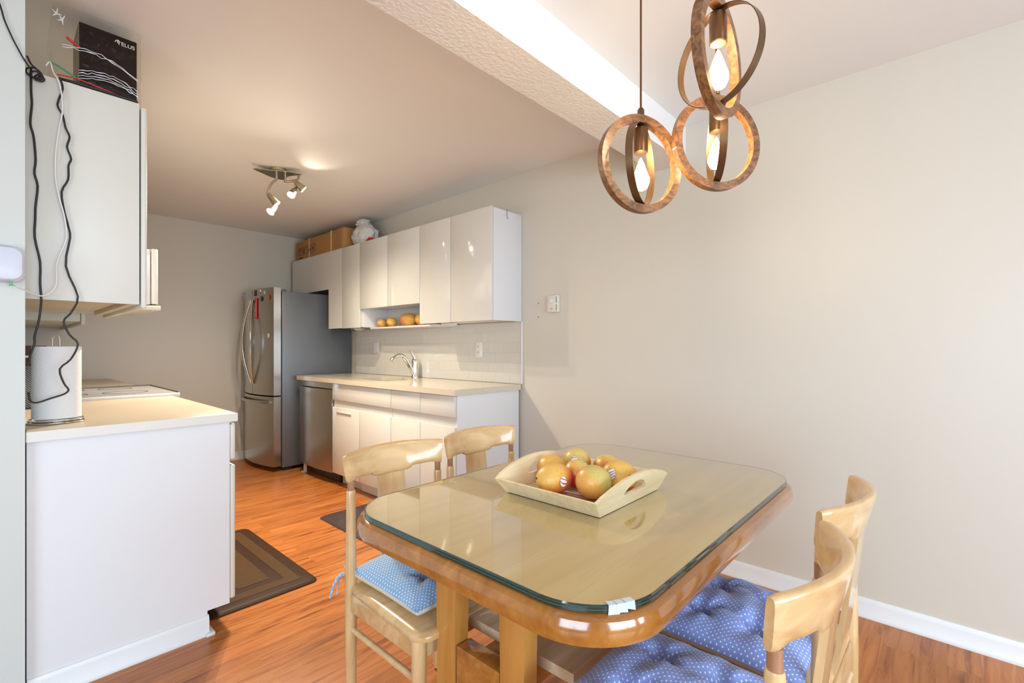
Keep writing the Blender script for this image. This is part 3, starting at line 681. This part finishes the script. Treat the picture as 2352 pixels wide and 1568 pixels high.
cable('black cable zigzagging across the paper towel roll', [(.156,2.338,2.162),(.165,2.338,2.125),(.151,2.338,2.063),(.165,2.338,2.029),(.172,2.338,1.988),(.183,2.338,1.957),(.176,2.338,1.919),(.187,2.338,1.88),(.18,2.338,1.853),(.179,2.338,1.802),(.162,2.338,1.755),(.168,2.338,1.691),(.18,2.338,1.631),(.184,2.338,1.592),(.173,2.338,1.489),(.205,2.338,1.383),(.188,2.338,1.326),(.182,2.338,1.315),(.167,2.338,1.289),(.182,2.338,1.243),(.205,2.338,1.209),(.186,2.338,1.154),(.157,2.338,1.119),(.168,2.338,1.068),(.18,2.338,1.044),(.168,2.338,1.029),(.135,2.338,1.017),(.099,2.338,1.004),(.083,2.338,1.013),(.079,2.338,1.043)], .0032, BLACKW)
cable('thin white cable hanging in a loop up to the router', [(.122,2.345,2.19),(.133,2.345,2.21),(.140,2.34,2.175),(.153,2.33,2.145),(.162,2.33,2.095),(.163,2.33,2.034),(.156,2.33,1.985),(.147,2.33,1.898),(.145,2.33,1.836),(.148,2.33,1.776),(.158,2.33,1.717),(.17,2.33,1.657),(.174,2.33,1.588),(.158,2.325,1.532),(.147,2.32,1.484),(.147,2.315,1.423),(.134,2.31,1.391),(.109,2.30,1.374),(.083,2.27,1.379),(.060,2.235,1.389),(.042,2.22,1.402),(.038,2.22,1.412)], .0023, WHITEW)
b = MB()
for k in range(3):
    cx_, cz = .092+k*.007, 2.150-.008*k; rr_ = .020-.004*k
    b.tube([(cx_+rr_*math.cos(a*PI/9), 2.337-.004*k+.003*math.sin(a), cz+rr_*.8*math.sin(a*PI/9)) for a in range(18)], .0026, 6, closed=True)
b.tube(smooth([(.075,2.335,2.20),(.085,2.332,2.175),(.10,2.330,2.160),(.105,2.332,2.135),(.095,2.334,2.125)]), .0028, 6)
o = b.build('cable_knot', BLACKW, None, (.09, 2.338, 2.15), ang=70); tag(o, 'tangled knot of black cable on the cream cupboard corner', 'cable')
# telus box in its clear bag on the cupboard
t = thing('modem_box', 'dark glossy modem carton in clear bag on the cream cupboard', 'box', (.30, 2.5, 2.158))
b = MB(); b.box(.214, .386, 2.400, 2.59, 2.160, 2.420, .0015); b.build('carton', BROWNBOX, t)
b = MB(); b.box(.2128, .2139, 2.403, 2.587, 2.162, 2.418); b.build('gold_side', mat('olive_card', (.20,.15,.06), .4, vary=.5, vscale=30), t)
ML = Matrix.Translation((.352, 2.3993, 2.392)) @ Matrix.Rotation(PI/2, 4, 'X')
text_mesh('brand_lettering', 'TELUS', .020, TRIM, t, ML)
b = MB(); b.tube(smooth([(.318,2.3990,2.392),(.322,2.3990,2.400),(.330,2.3990,2.402),(.325,2.3990,2.395),(.331,2.399,2.389)],4), .0012, 5); b.build('brand_leaf', TRIM, t)
t = thing('plastic_bag', 'crumpled clear plastic bag around the dark modem carton', 'plastic bag', (.27, 2.5, 2.158))
b = MB(); random.seed(5); rs = []
def bagpt(u, z):
    L = rrect(.270, 2.492, .128, .115, .02, 5); x, y = L[int(u) % len(L)]
    d = .006*noise.noise(Vector((x*30, y*30, z*30))); return (x + d*(1 if x > .27 else -1), y + .5*d*(1 if y > 2.49 else -1), z)
for i in range(15):
    z = 2.1600 + .290*i/14 + 0; rs.append([bagpt(u, z) for u in range(24)])
rs.append([(.27+(x-.27)*.6, 2.492+(y-2.492)*.6, 2.458) for x, y, z in rs[-1]])
b.rings(rs, False, True); b.build('film', FILM, t, ang=20)
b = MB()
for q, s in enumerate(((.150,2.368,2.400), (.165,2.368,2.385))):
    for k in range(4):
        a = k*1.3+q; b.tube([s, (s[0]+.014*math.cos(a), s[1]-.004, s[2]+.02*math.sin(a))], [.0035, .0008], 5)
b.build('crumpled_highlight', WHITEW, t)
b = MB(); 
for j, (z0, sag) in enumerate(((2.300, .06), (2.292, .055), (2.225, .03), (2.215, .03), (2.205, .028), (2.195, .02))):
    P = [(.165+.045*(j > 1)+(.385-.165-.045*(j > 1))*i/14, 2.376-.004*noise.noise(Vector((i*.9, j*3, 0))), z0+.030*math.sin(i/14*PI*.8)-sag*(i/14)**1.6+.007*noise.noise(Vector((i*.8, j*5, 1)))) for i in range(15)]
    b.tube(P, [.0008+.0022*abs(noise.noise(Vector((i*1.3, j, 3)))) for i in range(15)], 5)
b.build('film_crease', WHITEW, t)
cable('short red cable sticking out left of the modem carton', [(.214,2.392,2.318),(.196,2.385,2.325),(.178,2.383,2.336)], .0048, REDP)
cable('green ended cable beside the modem carton', [(.132,2.36,2.215),(.150,2.36,2.213),(.175,2.365,2.203),(.195,2.372,2.196),(.212,2.378,2.185)], .0034, mat('green_cable', (.06,.30,.14), .4))
cable('red cable along the bottom of the modem carton', [(.152,2.362,2.180),(.20,2.358,2.184),(.25,2.356,2.178),(.31,2.355,2.170),(.352,2.355,2.165),(.384,2.356,2.164)], .0026, REDP)
cable('black cable bundle along the cupboard top edge', [(.160,2.365,2.168),(.20,2.352,2.166),(.26,2.350,2.165),(.33,2.350,2.164),(.380,2.352,2.164)], .0050, BLACKW)

# ------------------------------------------------------------------ floor mats
def floor_mat_obj(label, x0, x1, y0, y1, m1, m2, frame, rot=0):
    cx_, cy_ = (x0+x1)/2, (y0+y1)/2
    t = thing('floor_mat', label, 'mat', (cx_, cy_, 0), rot)
    hx, hy = (x1-x0)/2, (y1-y0)/2; b = MB()
    b.rings([[(cx_+x, cy_+y, z) for x, y in rrect(0, 0, hx-i, hy-i, .035, 6)] for i, z in ((.0, .001), (.0, .005), (.012, .014), (.02, .016))]); b.build('base', m1, t)
    if frame:
        b = MB(); b.annulus([(cx_+x, cy_+y) for x, y in rrect(0,0,hx-.065,hy-.065,.01,4)], [(cx_+x, cy_+y) for x, y in rrect(0,0,hx-.125,hy-.125,.01,4)], .0161, .0175); b.build('raised_border', m2, t)
        b = MB(); b.prism([(cx_+x, cy_+y) for x, y in rrect(0,0,hx-.175,hy-.175,.01,4)], .0161, .0175); b.build('raised_panel', m2, t)
    return t
floor_mat_obj('brown framed anti fatigue mat beside the left cupboards', .625, 1.125, 2.375, 3.40, MATDK, MATBR, True)
floor_mat_obj('charcoal floor mat in front of the sink cupboards', 1.535, 1.97, 2.46, 3.25, MATGR, MATGR, False)

# ------------------------------------------------------------------ dining table
TX, TY = 1.249, .797
t = thing('dining_table', 'honey coloured wooden dining table with rounded corners and bullnose edge', 'table', (TX, TY, 0))
ZT = .752
b = MB(); prof = [(.012, ZT-.052), (.004, ZT-.048), (.000, ZT-.036), (.001, ZT-.020), (.006, ZT-.008), (.016, ZT-.002), (.028, ZT-.0005)]
b.rings([[(x, y, z) for x, y in rrect(TX, TY, .624-i, .436-i, .165-i, 12)] for i, z in prof], True, False); b.build('edge_moulding', TEDGE, t)
b = MB(); b.prism(rrect(TX, TY, .5965, .4085, .138, 12), ZT-.020, ZT)
b.prism(rrect(TX, TY, .602, .414, .146, 14), ZT+.0001, ZT+.0122); b.build('tabletop', TTOP, t)
for x0 in (.800, 1.653):
    for yc in (.735, .970):
        b = MB(); rs = []
        for i in range(13):
            z = .03 + (.70-.03)*i/12; h = .036 + .009*((z-.35)/.35)**2; sh = .0
            rs.append([(x0, yc-h, z), (x0+.046, yc-h, z), (x0+.046, yc+h, z), (x0, yc+h, z)])
        b.rings(rs); b.build('leg', TLEG, t)
    b = MB(); b.box(x0+.002, x0+.05, .776, .929, .25, .430, .002); b.build('cross_rail', TEDGE, t)
    b = MB(); b.box(x0-.01, x0+.056, .52, 1.20, .0, .045, .012, 3); b.build('foot_rail', TEDGE, t)
b = MB(); b.box(.852, 1.651, .80, .90, .30, .408, .003); b.build('stretcher', TLEG, t)
b = MB(); b.prism([(.91, .64), (1.59, .64), (1.59, 1.05), (.91, 1.05)], .409, .436); b.build('under_shelf', PINE, t)
t = thing('glass_table_cover', 'thick dark edged glass sheet covering the dining table', 'glass sheet', (TX, TY, ZT))
b = MB()
L = [(.606, ZT+.0006), (.606, ZT+.0048), (.6045, ZT+.0054), (.606, ZT+.0060), (.606, ZT+.0102), (.6045, ZT+.0106), (.606, ZT+.0110), (.605, ZT+.0140)]
rs = [[b.bm.verts.new((x, y, z)) for x, y in rrect(TX, TY, h, h-.188, .150, 14)] for h, z in L]
for q, (A, B) in enumerate(zip(rs[:-1], rs[1:])):
    b.mi = 2 if q in (1, 2, 4, 5) else 1
    for i in range(len(A)): b.face((A[i], A[(i+1) % len(A)], B[(i+1) % len(A)], B[i]))
b.mi = 2; b.face(rs[0][::-1]); b.mi = 0; b.face(rs[-1]); b.build('pane', [GLASSTOP, GEDGE, GEDGE2], t, ang=15)
b = MB(); a0 = math.radians(232)
for k in range(3):
    a = a0 + k*.10; x, y = TX-.606+.15+.152*math.cos(a), TY-.418+.15+.152*math.sin(a)
    M = Matrix.Translation((x, y, ZT+.006+.001*k)) @ Matrix.Rotation(a, 4, 'Z')
    vs = [b.bm.verts.new(M @ Vector(p)) for p in ((0, -.011, -.010+.004*k), (0, .010, -.008), (.0, .008, .0085), (-.012, .006, .0092), (-.012, -.012, .0092), (0, -.010, .0085))]
    b.face([vs[0], vs[1], vs[2], vs[5]]); b.face([vs[5], vs[2], vs[3], vs[4]])
b.build('clear_tape', mat('glossy_clear_tape', (.55,.65,.72), .1, coat=1), t)

# tray
ZG = ZT+.0142
t = thing('wooden_tray', 'pale pine serving tray with cut out handles on the glass', 'tray', (1.19, .805, ZG))
x0, x1, y0, y1 = 1.030, 1.358, .645, .968; FLR = .037; H = .046
b = MB(); b.box(x0+.008, x1-.008, y0+.011, y1-.011, ZG+.001, ZG+.007); b.build('tray_floor', stripes('printed_paper', 'X', 18, [(.70,.62,.52), (.72,.66,.60), (.40,.30,.34), (.55,.25,.18)]), t)
for s, xb in ((-1, x0), (1, x1)):
    b = MB(); th = .010*s
    b.rings([[(xb-th, y0, ZG+.001), (xb, y0, ZG+.001), (xb+s*FLR, y0-.014, ZG+H), (xb+s*FLR-th*1.1, y0-.014, ZG+H)],
             [(xb-th, y1, ZG+.001), (xb, y1, ZG+.001), (xb+s*FLR, y1+.014, ZG+H), (xb+s*FLR-th*1.1, y1+.014, ZG+H)]]); b.build('side_board', TRAYW, t)
xc_ = (x0+x1)/2; hw = (x1-x0)/2
def otop(x): return H + .040*max(0, 1-(x/(hw+FLR))**2)**1.0
def inside(x, z): return 0 <= z <= otop(x) and abs(x) <= hw + FLR*min(z/H, 1)
def trace(fn, c, n=72):
    L = []
    for k in range(n):
        a = 2*PI*k/n; lo, hi = 0, .4
        for _ in range(24):
            m_ = (lo+hi)/2
            if fn(c[0]+m_*math.cos(a), c[1]+m_*math.sin(a)): lo = m_
            else: hi = m_
        L.append((c[0]+lo*math.cos(a), c[1]+lo*math.sin(a)))
    return L
hc = (0, .044)
def hole(x, z): return abs(x) < .062 and .034 < z < .034 + .030*max(0, 1-(abs(x)/.066)**2.5)
for s, yb in ((-1, y0), (1, y1)):
    b = MB(); b.annulus(trace(inside, hc, 96), trace(hole, hc, 96), 0, .010, lambda x, z, d: (xc_+x, yb + s*(.014*z/H) - s*d, ZG+.001+z)); b.build('handle_board', TRAYW, t)
# mangoes in the tray: centre, radii, rotation, skin, label, sticker direction (towards viewer-ish)
STK = stripes('fruit_sticker_print', 'DIAGONAL', 26, [(.85,.85,.86), (.10,.10,.28), (.70,.12,.08), (.85,.85,.86)])
def add_sticker(t, c, r, d):
    d = Vector(d).normalized(); u = Vector((0,0,1)).cross(d).normalized(); v = d.cross(u); b = MB(); L = []
    for k in range(20):
        a = 2*PI*k/20; q = u*math.cos(a)*.011 + v*math.sin(a)*.015; p = (d*.5*(r[0]+r[1]) + q)
        n_ = math.sqrt((p.x/r[0])**2 + (p.y/r[1])**2 + (p.z/r[2])**2); L.append(Vector(c) + p/n_*1.045)
    L2 = [Vector(c) + (p-Vector(c))*.985 for p in L]
    b.rings([L2, L]); b.build('sticker', STK, t, ang=30)
Z0 = ZG+.008
tm = [((1.098, .838, Z0+.043), (.054, .047, .043), (0, 0, 2.6), 0, 'yellow mango with red underside and sticker at left front of tray', (-.40, -.94, .05)),
      ((1.128, .727, Z0+.047), (.052, .050, .047), (0, .2, .4), 1, 'green tinged mango without sticker nearest the tray front corner', None),
      ((1.240, .712, Z0+.045), (.052, .046, .045), (0, .1, -.9), 2, 'orange pink mango with dark star shaped scar at right of tray', (-1.15, -.13, .38)),
      ((1.196, .925, Z0+.040), (.050, .043, .040), (0, 0, 1.4), 3, 'mango behind the front left one against the far tray handle', None),
      ((1.286, .893, Z0+.047), (.045, .046, .046), (0, .3, -.5), 4, 'mango with sticker standing at the back of the tray pile', (-.88, -.45, .30)),
      ((1.315, .795, Z0+.041), (.052, .042, .041), (0, 0, 1.0), 5, 'yellow and red mango at far right of tray pile', None),
      ((1.190, .825, Z0+.042), (.044, .040, .041), (0, 0, .2), 6, 'bright red blushed mango in the middle of the pile', None)]
for c_, r_, rot_, mi_, lab, stk in tm:
    q = mango(c_, r_, rot_, MGM[mi_], lab, 'mangoes in the wooden tray')
    if stk: add_sticker(q, c_, r_, stk)
    if mi_ == 2:      # dark star shaped scar
        d = Vector((-.33, -1, .22)).normalized(); u = Vector((0,0,1)).cross(d).normalized(); v = d.cross(u); b = MB(); L = []
        for k in range(12):
            rr_ = (.0062, .0026)[k % 2]; p = d*.05 + (u*math.cos(k*PI/6)+v*math.sin(k*PI/6))*rr_
            n_ = math.sqrt((p.x/r_[0])**2 + (p.y/r_[1])**2 + (p.z/r_[2])**2); L.append(Vector(c_) + p/n_*1.03)
        b.rings([[Vector(c_)+(p-Vector(c_))*.96 for p in L], L]); b.build('scar', MB4, q, ang=30)

# ------------------------------------------------------------------ chairs
def build_chair():
    t = thing('dining_chair', 'x', 'chair', (0, 0, 0), 0, 'matching maple dining chairs around the table')
    for sx in (-1, 1):
        x = .175*sx
        b = MB(); b.lathe([(.013, .004), (.0165, .03), (.019, .40), (.0175, .50), (.0150, .62), (.0140, .734), (.0125, .740)], (x, .19, 0), n=22); p = b.build('back_leg', MAPLEV, t, local=True)
        b = MB(); b.lathe([(.0108, .738), (.0108, .772)], (x, .19, 0), n=18); b.build('dowel', DOWEL, p, local=True)
        b = MB(); b.lathe([(.011, 0), (.011, .006)], (x, .19, 0), n=14); b.build('foot_cap', DARK, p, local=True)
        b = MB(); b.lathe([(.013, .004), (.016, .03), (.0205, .36), (.0205, .418)], (x*1.0, -.17, 0), n=22); b.build('front_leg', MAPLEV, t, local=True)
        b = MB(); b.cyl((x, -.155, .300), (x, .178, .300), .0095); b.build('stretcher', MAPLE, t, local=True)
    b = MB(); b.cyl((-.165, .19, .33), (.165, .19, .33), .0095); b.build('stretcher', MAPLE, t, local=True)
    b = MB(); N1 = 7
    def so(ins, z):
        L = rrect(0, 0, .2-ins, .2-ins, .05-ins*.6, N1); return [(x*(1.04 - .10*(y+.2)/.4), y*1.03 - .012, z) for x, y in L]
    b.rings([so(.010, .4185), so(.002, .422), (so(0, .429)), so(.001, .436), so(.006, .442), so(.018, .4455)]); b.build('seat', MAPLE, t, local=True)
    b = MB()
    for sx in (-1, 1): b.box(.175*sx-.010, .175*sx+.010, -.15, .172, .362, .418, .001)
    b.box(-.156, .156, -.180, -.160, .362, .418, .001); b.box(-.156, .156, .180, .198, .362, .418, .001); b.build('apron', MAPLE, t, local=True)
    # crest rail
    b = MB(); n = 40; rs = []
    for i in range(n+1):
        s = -1 + 2*i/n; a = abs(s)
        zt = .852 + .006*(1-s*s)
        arch = max(0., min(1., (a-.36)/.10))*max(0., min(1., (.97-a)/.16)); arch = arch*arch*(3-2*arch)
        zb = .757 + .009*s*s + .011*arch
        yc = .186 + .056*(1-s*s)
        tl = Vector((1*.19, -2*s*.056, 0)).normalized(); nrm = Vector((-tl.y, tl.x, 0))
        th = .0115; sec = []
        e = 1.0 if a < .97 else .72
        for k in range(20):
            an = 2*PI*k/20; cu, su = math.cos(an), math.sin(an)
            du = math.copysign(abs(cu)**.55, cu)*th*e; dv = math.copysign(abs(su)**.38, su)
            z = (zt+zb)/2 + dv*(zt-zb)/2*(1 if a < .97 else .95)
            fz = (z-zb)/(zt-zb); hx = .187 + .012*fz
            lean = .008*(fz-.4) + .018*(fz-.5)*(1-s*s)
            sec.append((hx*s + nrm.x*du, yc + nrm.y*du + lean, z))
        rs.append(sec)
    b.rings(rs); b.build('crest_rail', MAPLE, t, local=True, ang=50)
    b = MB(); rs = []
    for i in range(11):
        f = i/10; z = .42+.342*f; y = .186 + .046*f**.8; w_ = .062-.010*f
        rs.append([(-w_, y-.006, z), (w_, y-.006, z), (w_, y+.006, z), (-w_, y+.006, z)])
    b.rings(rs); b.build('back_splat', MAPLEV, t, local=True)
    return t
ch = build_chair()
spots = [((.945, 1.215), 0, 'maple dining chair with light blue cushion nearest the kitchen mat'),
         ((1.365, 1.225), .01, 'maple dining chair behind the tray beside the white cupboard end'),
         ((1.380, .385), PI-.02, 'maple dining chair on the near side closest to the right wall'),
         ((.922, .372), PI+.01, 'maple dining chair at lower right, nearest the photographer')]
for i, (p, r, l) in enumerate(spots):
    o = ch if i == 0 else copy_tree(ch)
    o.location = (p[0], p[1], 0); o.rotation_euler = (0, 0, r); o['label'] = l
# cushions
def cushion(label, loc, rot, hx, hy, h, top, tufts, seed, tie=False, under=None):
    t = thing('seat_cushion', label, 'cushion', (loc[0], loc[1], .4465), rot, 'polka dot tie on seat cushions')
    n = 56; MID = .032 if tie else .024
    def P(u, v, side):
        x = hx*u*(1 - .055*(1-v*v)**1); y = hy*v*(1 - .055*(1-u*u))
        e = max(0, (1-abs(u)**2.6))*max(0, (1-abs(v)**2.6)); z = h*e**.6
        if side > 0:
            for tx, ty in tufts:
                dx, dy = u-tx, v-ty; d2 = dx*dx+dy*dy
                z -= h*.62*math.exp(-d2*40) + h*.20*math.exp(-d2*6)
                dd = math.sqrt(d2)+1e-6; an = math.atan2(dy, dx)
                z += .0085*math.exp(-d2*7)*math.cos(an*5+seed*2+dd*3)*min(1, dd*6)
            z += .0060*noise.noise(Vector((u*3.1+seed, v*3.1, 0))) * e**.3
            z += .0032*abs(noise.noise(Vector((u*2+seed*3, v*9+u*3, 2))))*e**.3
            z = max(z, .003)
            return (x, y, MID + z)
        return (x, y, MID - (MID-.0015)*min(1, e**.22*1.08))
    for side, m, nm in ((1, top, 'cover'), (-1, LINEN, 'underside')):
        b = MB(); V = [[b.bm.verts.new(P(-1+2*i/n, -1+2*j/n, side)) for j in range(n+1)] for i in range(n+1)]
        for i in range(n):
            for j in range(n):
                q = (V[i][j], V[i+1][j], V[i+1][j+1], V[i][j+1]); b.face(q if side > 0 else q[::-1])
        o = b.build(nm, m, t, local=True, ang=80)
    L = []
    for k in range(4*24):
        s = k/24; q = int(s); f = -1+2*(s-q)
        u, v = ((f,-1),(1,f),(-f,1),(-1,-f))[q]; L.append(P(u, v, 1))
    b = MB(); b.tube([(x, y, MID+.001) for x, y, z in L], .0022, 6, closed=True); b.build('piping', top, t, local=True, ang=80)
    for tx, ty in tufts:
        x, y, z = P(tx, ty, 1); b = MB(); b.lathe([(.004, -.001), (.004, .0015), (.001, .0025)], (x, y, z), n=10); b.build('tuft_button', top, t, local=True)
    if tie:
        b = MB()
        for pts in ([(-hx+.004, hy-.01, .02), (-hx-.012, hy+.012, .026), (-hx-.034, hy+.018, .014), (-hx-.050, hy+.020, -.020), (-hx-.056, hy+.018, -.040)],
                    [(-hx-.010, hy+.016, .022), (-hx-.026, hy+.022, .004), (-hx-.030, hy+.022, -.038)],
                    [(-hx+.004, hy-.004, .02), (-hx+.004, hy+.030, .036), (-hx+.014, hy+.044, .030)]):
            b.tube(smooth(pts, 5), [.0035+.0035*math.sin(min(i/18, 1)*2.2) for i in range((len(pts)-1)*5+1)], 8, flat=.35)
        b.build('tie_ribbon', top, t, local=True)
    return t
T4 = [(-.39, -.37), (.39, -.37), (-.39, .37), (.39, .37)]
cushion('light blue polka dot cushion with cream underside tied to chair post', (.955, 1.235), 0, .185, .180, .062, POLKAL, [(-.42, -.42), (.5, .5)], 1.3, True)
cushion('navy polka dot cushion on the chair behind the tray', (1.365, 1.225), 0, .180, .175, .030, POLKAD, [(0, 0)], 2.1)
cushion('blue polka dot cushion beside the right wall baseboard', (1.352, .415), 0, .198, .190, .058, POLKA, T4, 3.7)
cushion('blue polka dot cushion on the chair nearest the photographer', (.940, .405), 0, .198, .195, .058, POLKA, T4, 6.2)

# ------------------------------------------------------------------ pendant lamps over the table
FIL = emitter('glowing_filament', (1.0, .78, .48), 115)
def pendant(c, wa, ma, label, rz=.110):
    """c = ring centre; wa, ma = heading of the wooden / metal ring plane"""
    c = Vector(c); t = thing('pendant_lamp', label, 'pendant lamp', (c.x, c.y, c.z-.142), 0, 'ring pendant lamps over the table')
    b = MB(); b.tube([(c.x, c.y, c.z+.16), (c.x, c.y, HD-.001)], .0032, 8); b.build('cord', BRONZE, t)
    b = MB(); b.lathe([(.010, .136), (.010, .160), (.006, .166)], c); b.build('cord_grip', BRONZE, t)
    d = Vector((math.cos(wa), math.sin(wa), 0)); nn = Vector((-d.y, d.x, 0)); b = MB(); n = 72; rs = []
    for k in range(n):
        a = 2*PI*k/n; e = d*math.cos(a) + Vector((0,0,1))*math.sin(a)
        rs.append([c + e*r + nn*w_ for r, w_ in ((.1425, -.0115), (.1425, .0115), (.1200, .0115), (.1200, -.0115))])
    rs.append(rs[0]); b.rings(rs, False, False)
    for v in b.bm.verts: pass
    bmesh.ops.remove_doubles(b.bm, verts=b.bm.verts[:], dist=1e-5); b.build('wooden_ring', RINGW, t, ang=30)
    d = Vector((math.cos(ma), math.sin(ma), 0)); nn = Vector((-d.y, d.x, 0)); b = MB(); rs = []
    for k in range(n):
        a = 2*PI*k/n; e = d*math.cos(a) + Vector((0,0,1))*math.sin(a)
        rs.append([c + e*r + nn*w_ for r, w_ in ((.1165, -.0105), (.1165, .0105), (.1145, .0105), (.1145, -.0105))])
    rs.append(rs[0]); b.rings(rs, False, False); bmesh.ops.remove_doubles(b.bm, verts=b.bm.verts[:], dist=1e-5); b.build('metal_ring', BRONZE, t, ang=30)
    b = MB(); b.lathe([(.004, .118), (.010, .112), (.019, .106), (.0205, .100), (.0205, .035), (.018, .033)], c); b.build('socket', BRONZE, t)
    prof = [(.013, .036), (.0135, .026), (.017, .008), (.024, -.016), (.0295, -.040), (.0300, -.054), (.0250, -.070), (.014, -.080), (.003, -.084)]
    b = MB(); P = smooth([(r, 0, z) for r, z in prof], 4); b.lathe([(p.x, p.z) for p in P], c, cap0=False); bb = b.build('bulb', BULBG, t)
    b = MB(); b.lathe([(.002, .018), (.008, .004), (.0165, -.020), (.0240, -.042), (.0245, -.054), (.0200, -.066), (.010, -.075), (.002, -.078)], c, n=24); b.build('filament', FIL, bb)
    return t
yaw = math.radians(47.4786); rt = -yaw    # heading of the picture's horizontal
pendant((1.289, .666, 1.736), rt+.40, rt+1.03, 'lowest left ring pendant with glowing bulb over the table')
pendant((1.206, .416, 1.911), rt+.83, rt-1.06, 'highest and nearest ring pendant, its wooden ring seen edge on')
pendant((1.480, .516, 1.815), rt+.20, rt+1.34, 'right hand ring pendant hanging furthest back')
b = MB(); b.lathe([(.20, 0), (.20, -.018), (.19, -.024), (.0, -.026)], (1.325, .53, HD)); o = b.build('ceiling_canopy', BRONZE, None, (1.325, .53, HD-.02)); tag(o, 'round bronze ceiling plate above the ring pendants', 'ceiling plate')

# ------------------------------------------------------------------ kitchen spot fixture
SP = emitter('spot_lens_glow', (1.0, .90, .70), 9)
t = thing('spotlight_fixture', 'brushed nickel wavy ceiling fixture with four lit spot heads', 'ceiling light', (1.38, 3.5, HK-.01))
b = MB(); b.lathe([(.060, 0), (.060, -.020), (.055, -.026)], (1.375, 3.53, HK-.0005)); b.build('ceiling_mount', NICKEL, t)
pl = smooth([(1.215, 3.55, 0), (1.30, 3.60, 0), (1.37, 3.63, 0), (1.45, 3.62, 0), (1.44, 3.52, 0), (1.49, 3.42, 0), (1.43, 3.42, 0), (1.36, 3.46, 0), (1.30, 3.50, 0)], 5, True)
b = MB(); b.prism([(p.x, p.y) for p in pl], HK-.034, HK-.028); b.build('wavy_plate', NICKEL, t)
ZP = HK-.034
for P in ([(1.349,3.5,ZP),(1.349,3.5,ZP-.055)], [(1.409,3.5,ZP),(1.409,3.5,ZP-.055)]):
    b = MB(); b.cyl(P[0], P[1], .009, n=12); b.build('stem', NICKEL, t)
z0 = ZP-.050
b = MB(); b.tube(smooth([(1.349,3.5,z0),(1.320,3.5,z0-.030),(1.298,3.5,z0-.075),(1.290,3.5,z0-.125),(1.325,3.48,z0-.18)]), .008, 10); b.build('curved_arm', NICKEL, t)
b = MB(); b.tube(smooth([(1.409,3.5,z0),(1.45,3.5,z0+.012),(1.495,3.5,z0+.035),(1.505,3.5,z0+.055),(1.500,3.5,z0+.078)]), .008, 10); b.build('curved_arm', NICKEL, t)
def head(p0, p1, tgt, power, up=False):
    p0 = Vector(p0); p1 = Vector(p1); d = (p1-p0).normalized(); L = (p1-p0).length
    b = MB(); b.lathe([(.003, 0), (.012, L*.18), (.019, L*.45), (.022, L*.62), (.0235, L*.76), (.028, L)], p0, d, 22, True, False); h = b.build('spot_head', NICKEL, t)
    b = MB(); b.lathe([(.0268, L*.975), (.0268, L*.985)], p0, d, 22); b.build('lens', SP, h)
    l = bpy.data.lights.new('spot_lamp', 'SPOT'); l.energy = power; l.color = (1, .86, .66); l.spot_size = math.radians(150); l.spot_blend = 1.0; l.shadow_soft_size = .012
    o = bpy.data.objects.new('spot_lamp', l); COL.objects.link(o); o.parent = t
    o.location = p0 + d*(L+.006) - t.location
    o.rotation_euler = Vector(tgt).to_track_quat('-Z', 'Y').to_euler()
b = MB(); b.cyl((1.325,3.48,z0-.18), (1.330,3.48,z0-.195), .005); b.cyl((1.296,3.5,z0-.10), (1.300,3.5,z0-.13), .005)
b.cyl((1.475,3.5,z0+.025), (1.480,3.5,z0-.02), .005); b.build('swivel_joint', NICKEL, t)
head((1.345,3.48,z0-.190), (1.292,3.46,z0-.250), (-.6,-.4,-1.35), 108)
head((1.288,3.5,z0-.110), (1.340,3.47,z0-.185), (-.05,.35,-1.35), 92)
head((1.490,3.5,z0-.020), (1.433,3.46,z0-.100), (-.55,-.8,-1.2), 108)
head((1.462,3.5,z0+.030), (1.528,3.47,z0-.035), (-.1,.0,-1.35), 92)

l = bpy.data.lights.new('upward_spot_lamp', 'SPOT'); l.energy = 3.2; l.color = (1, .90, .72); l.spot_size = math.radians(70); l.spot_blend = 1; l.shadow_soft_size = .02
o = bpy.data.objects.new('upward_spot_lamp', l); COL.objects.link(o); o.parent = t
o.location = Vector((1.53, 3.44, z0-.05)) - t.location; o.rotation_euler = Vector((-.02, -.26, .11)).to_track_quat('-Z', 'Y').to_euler()
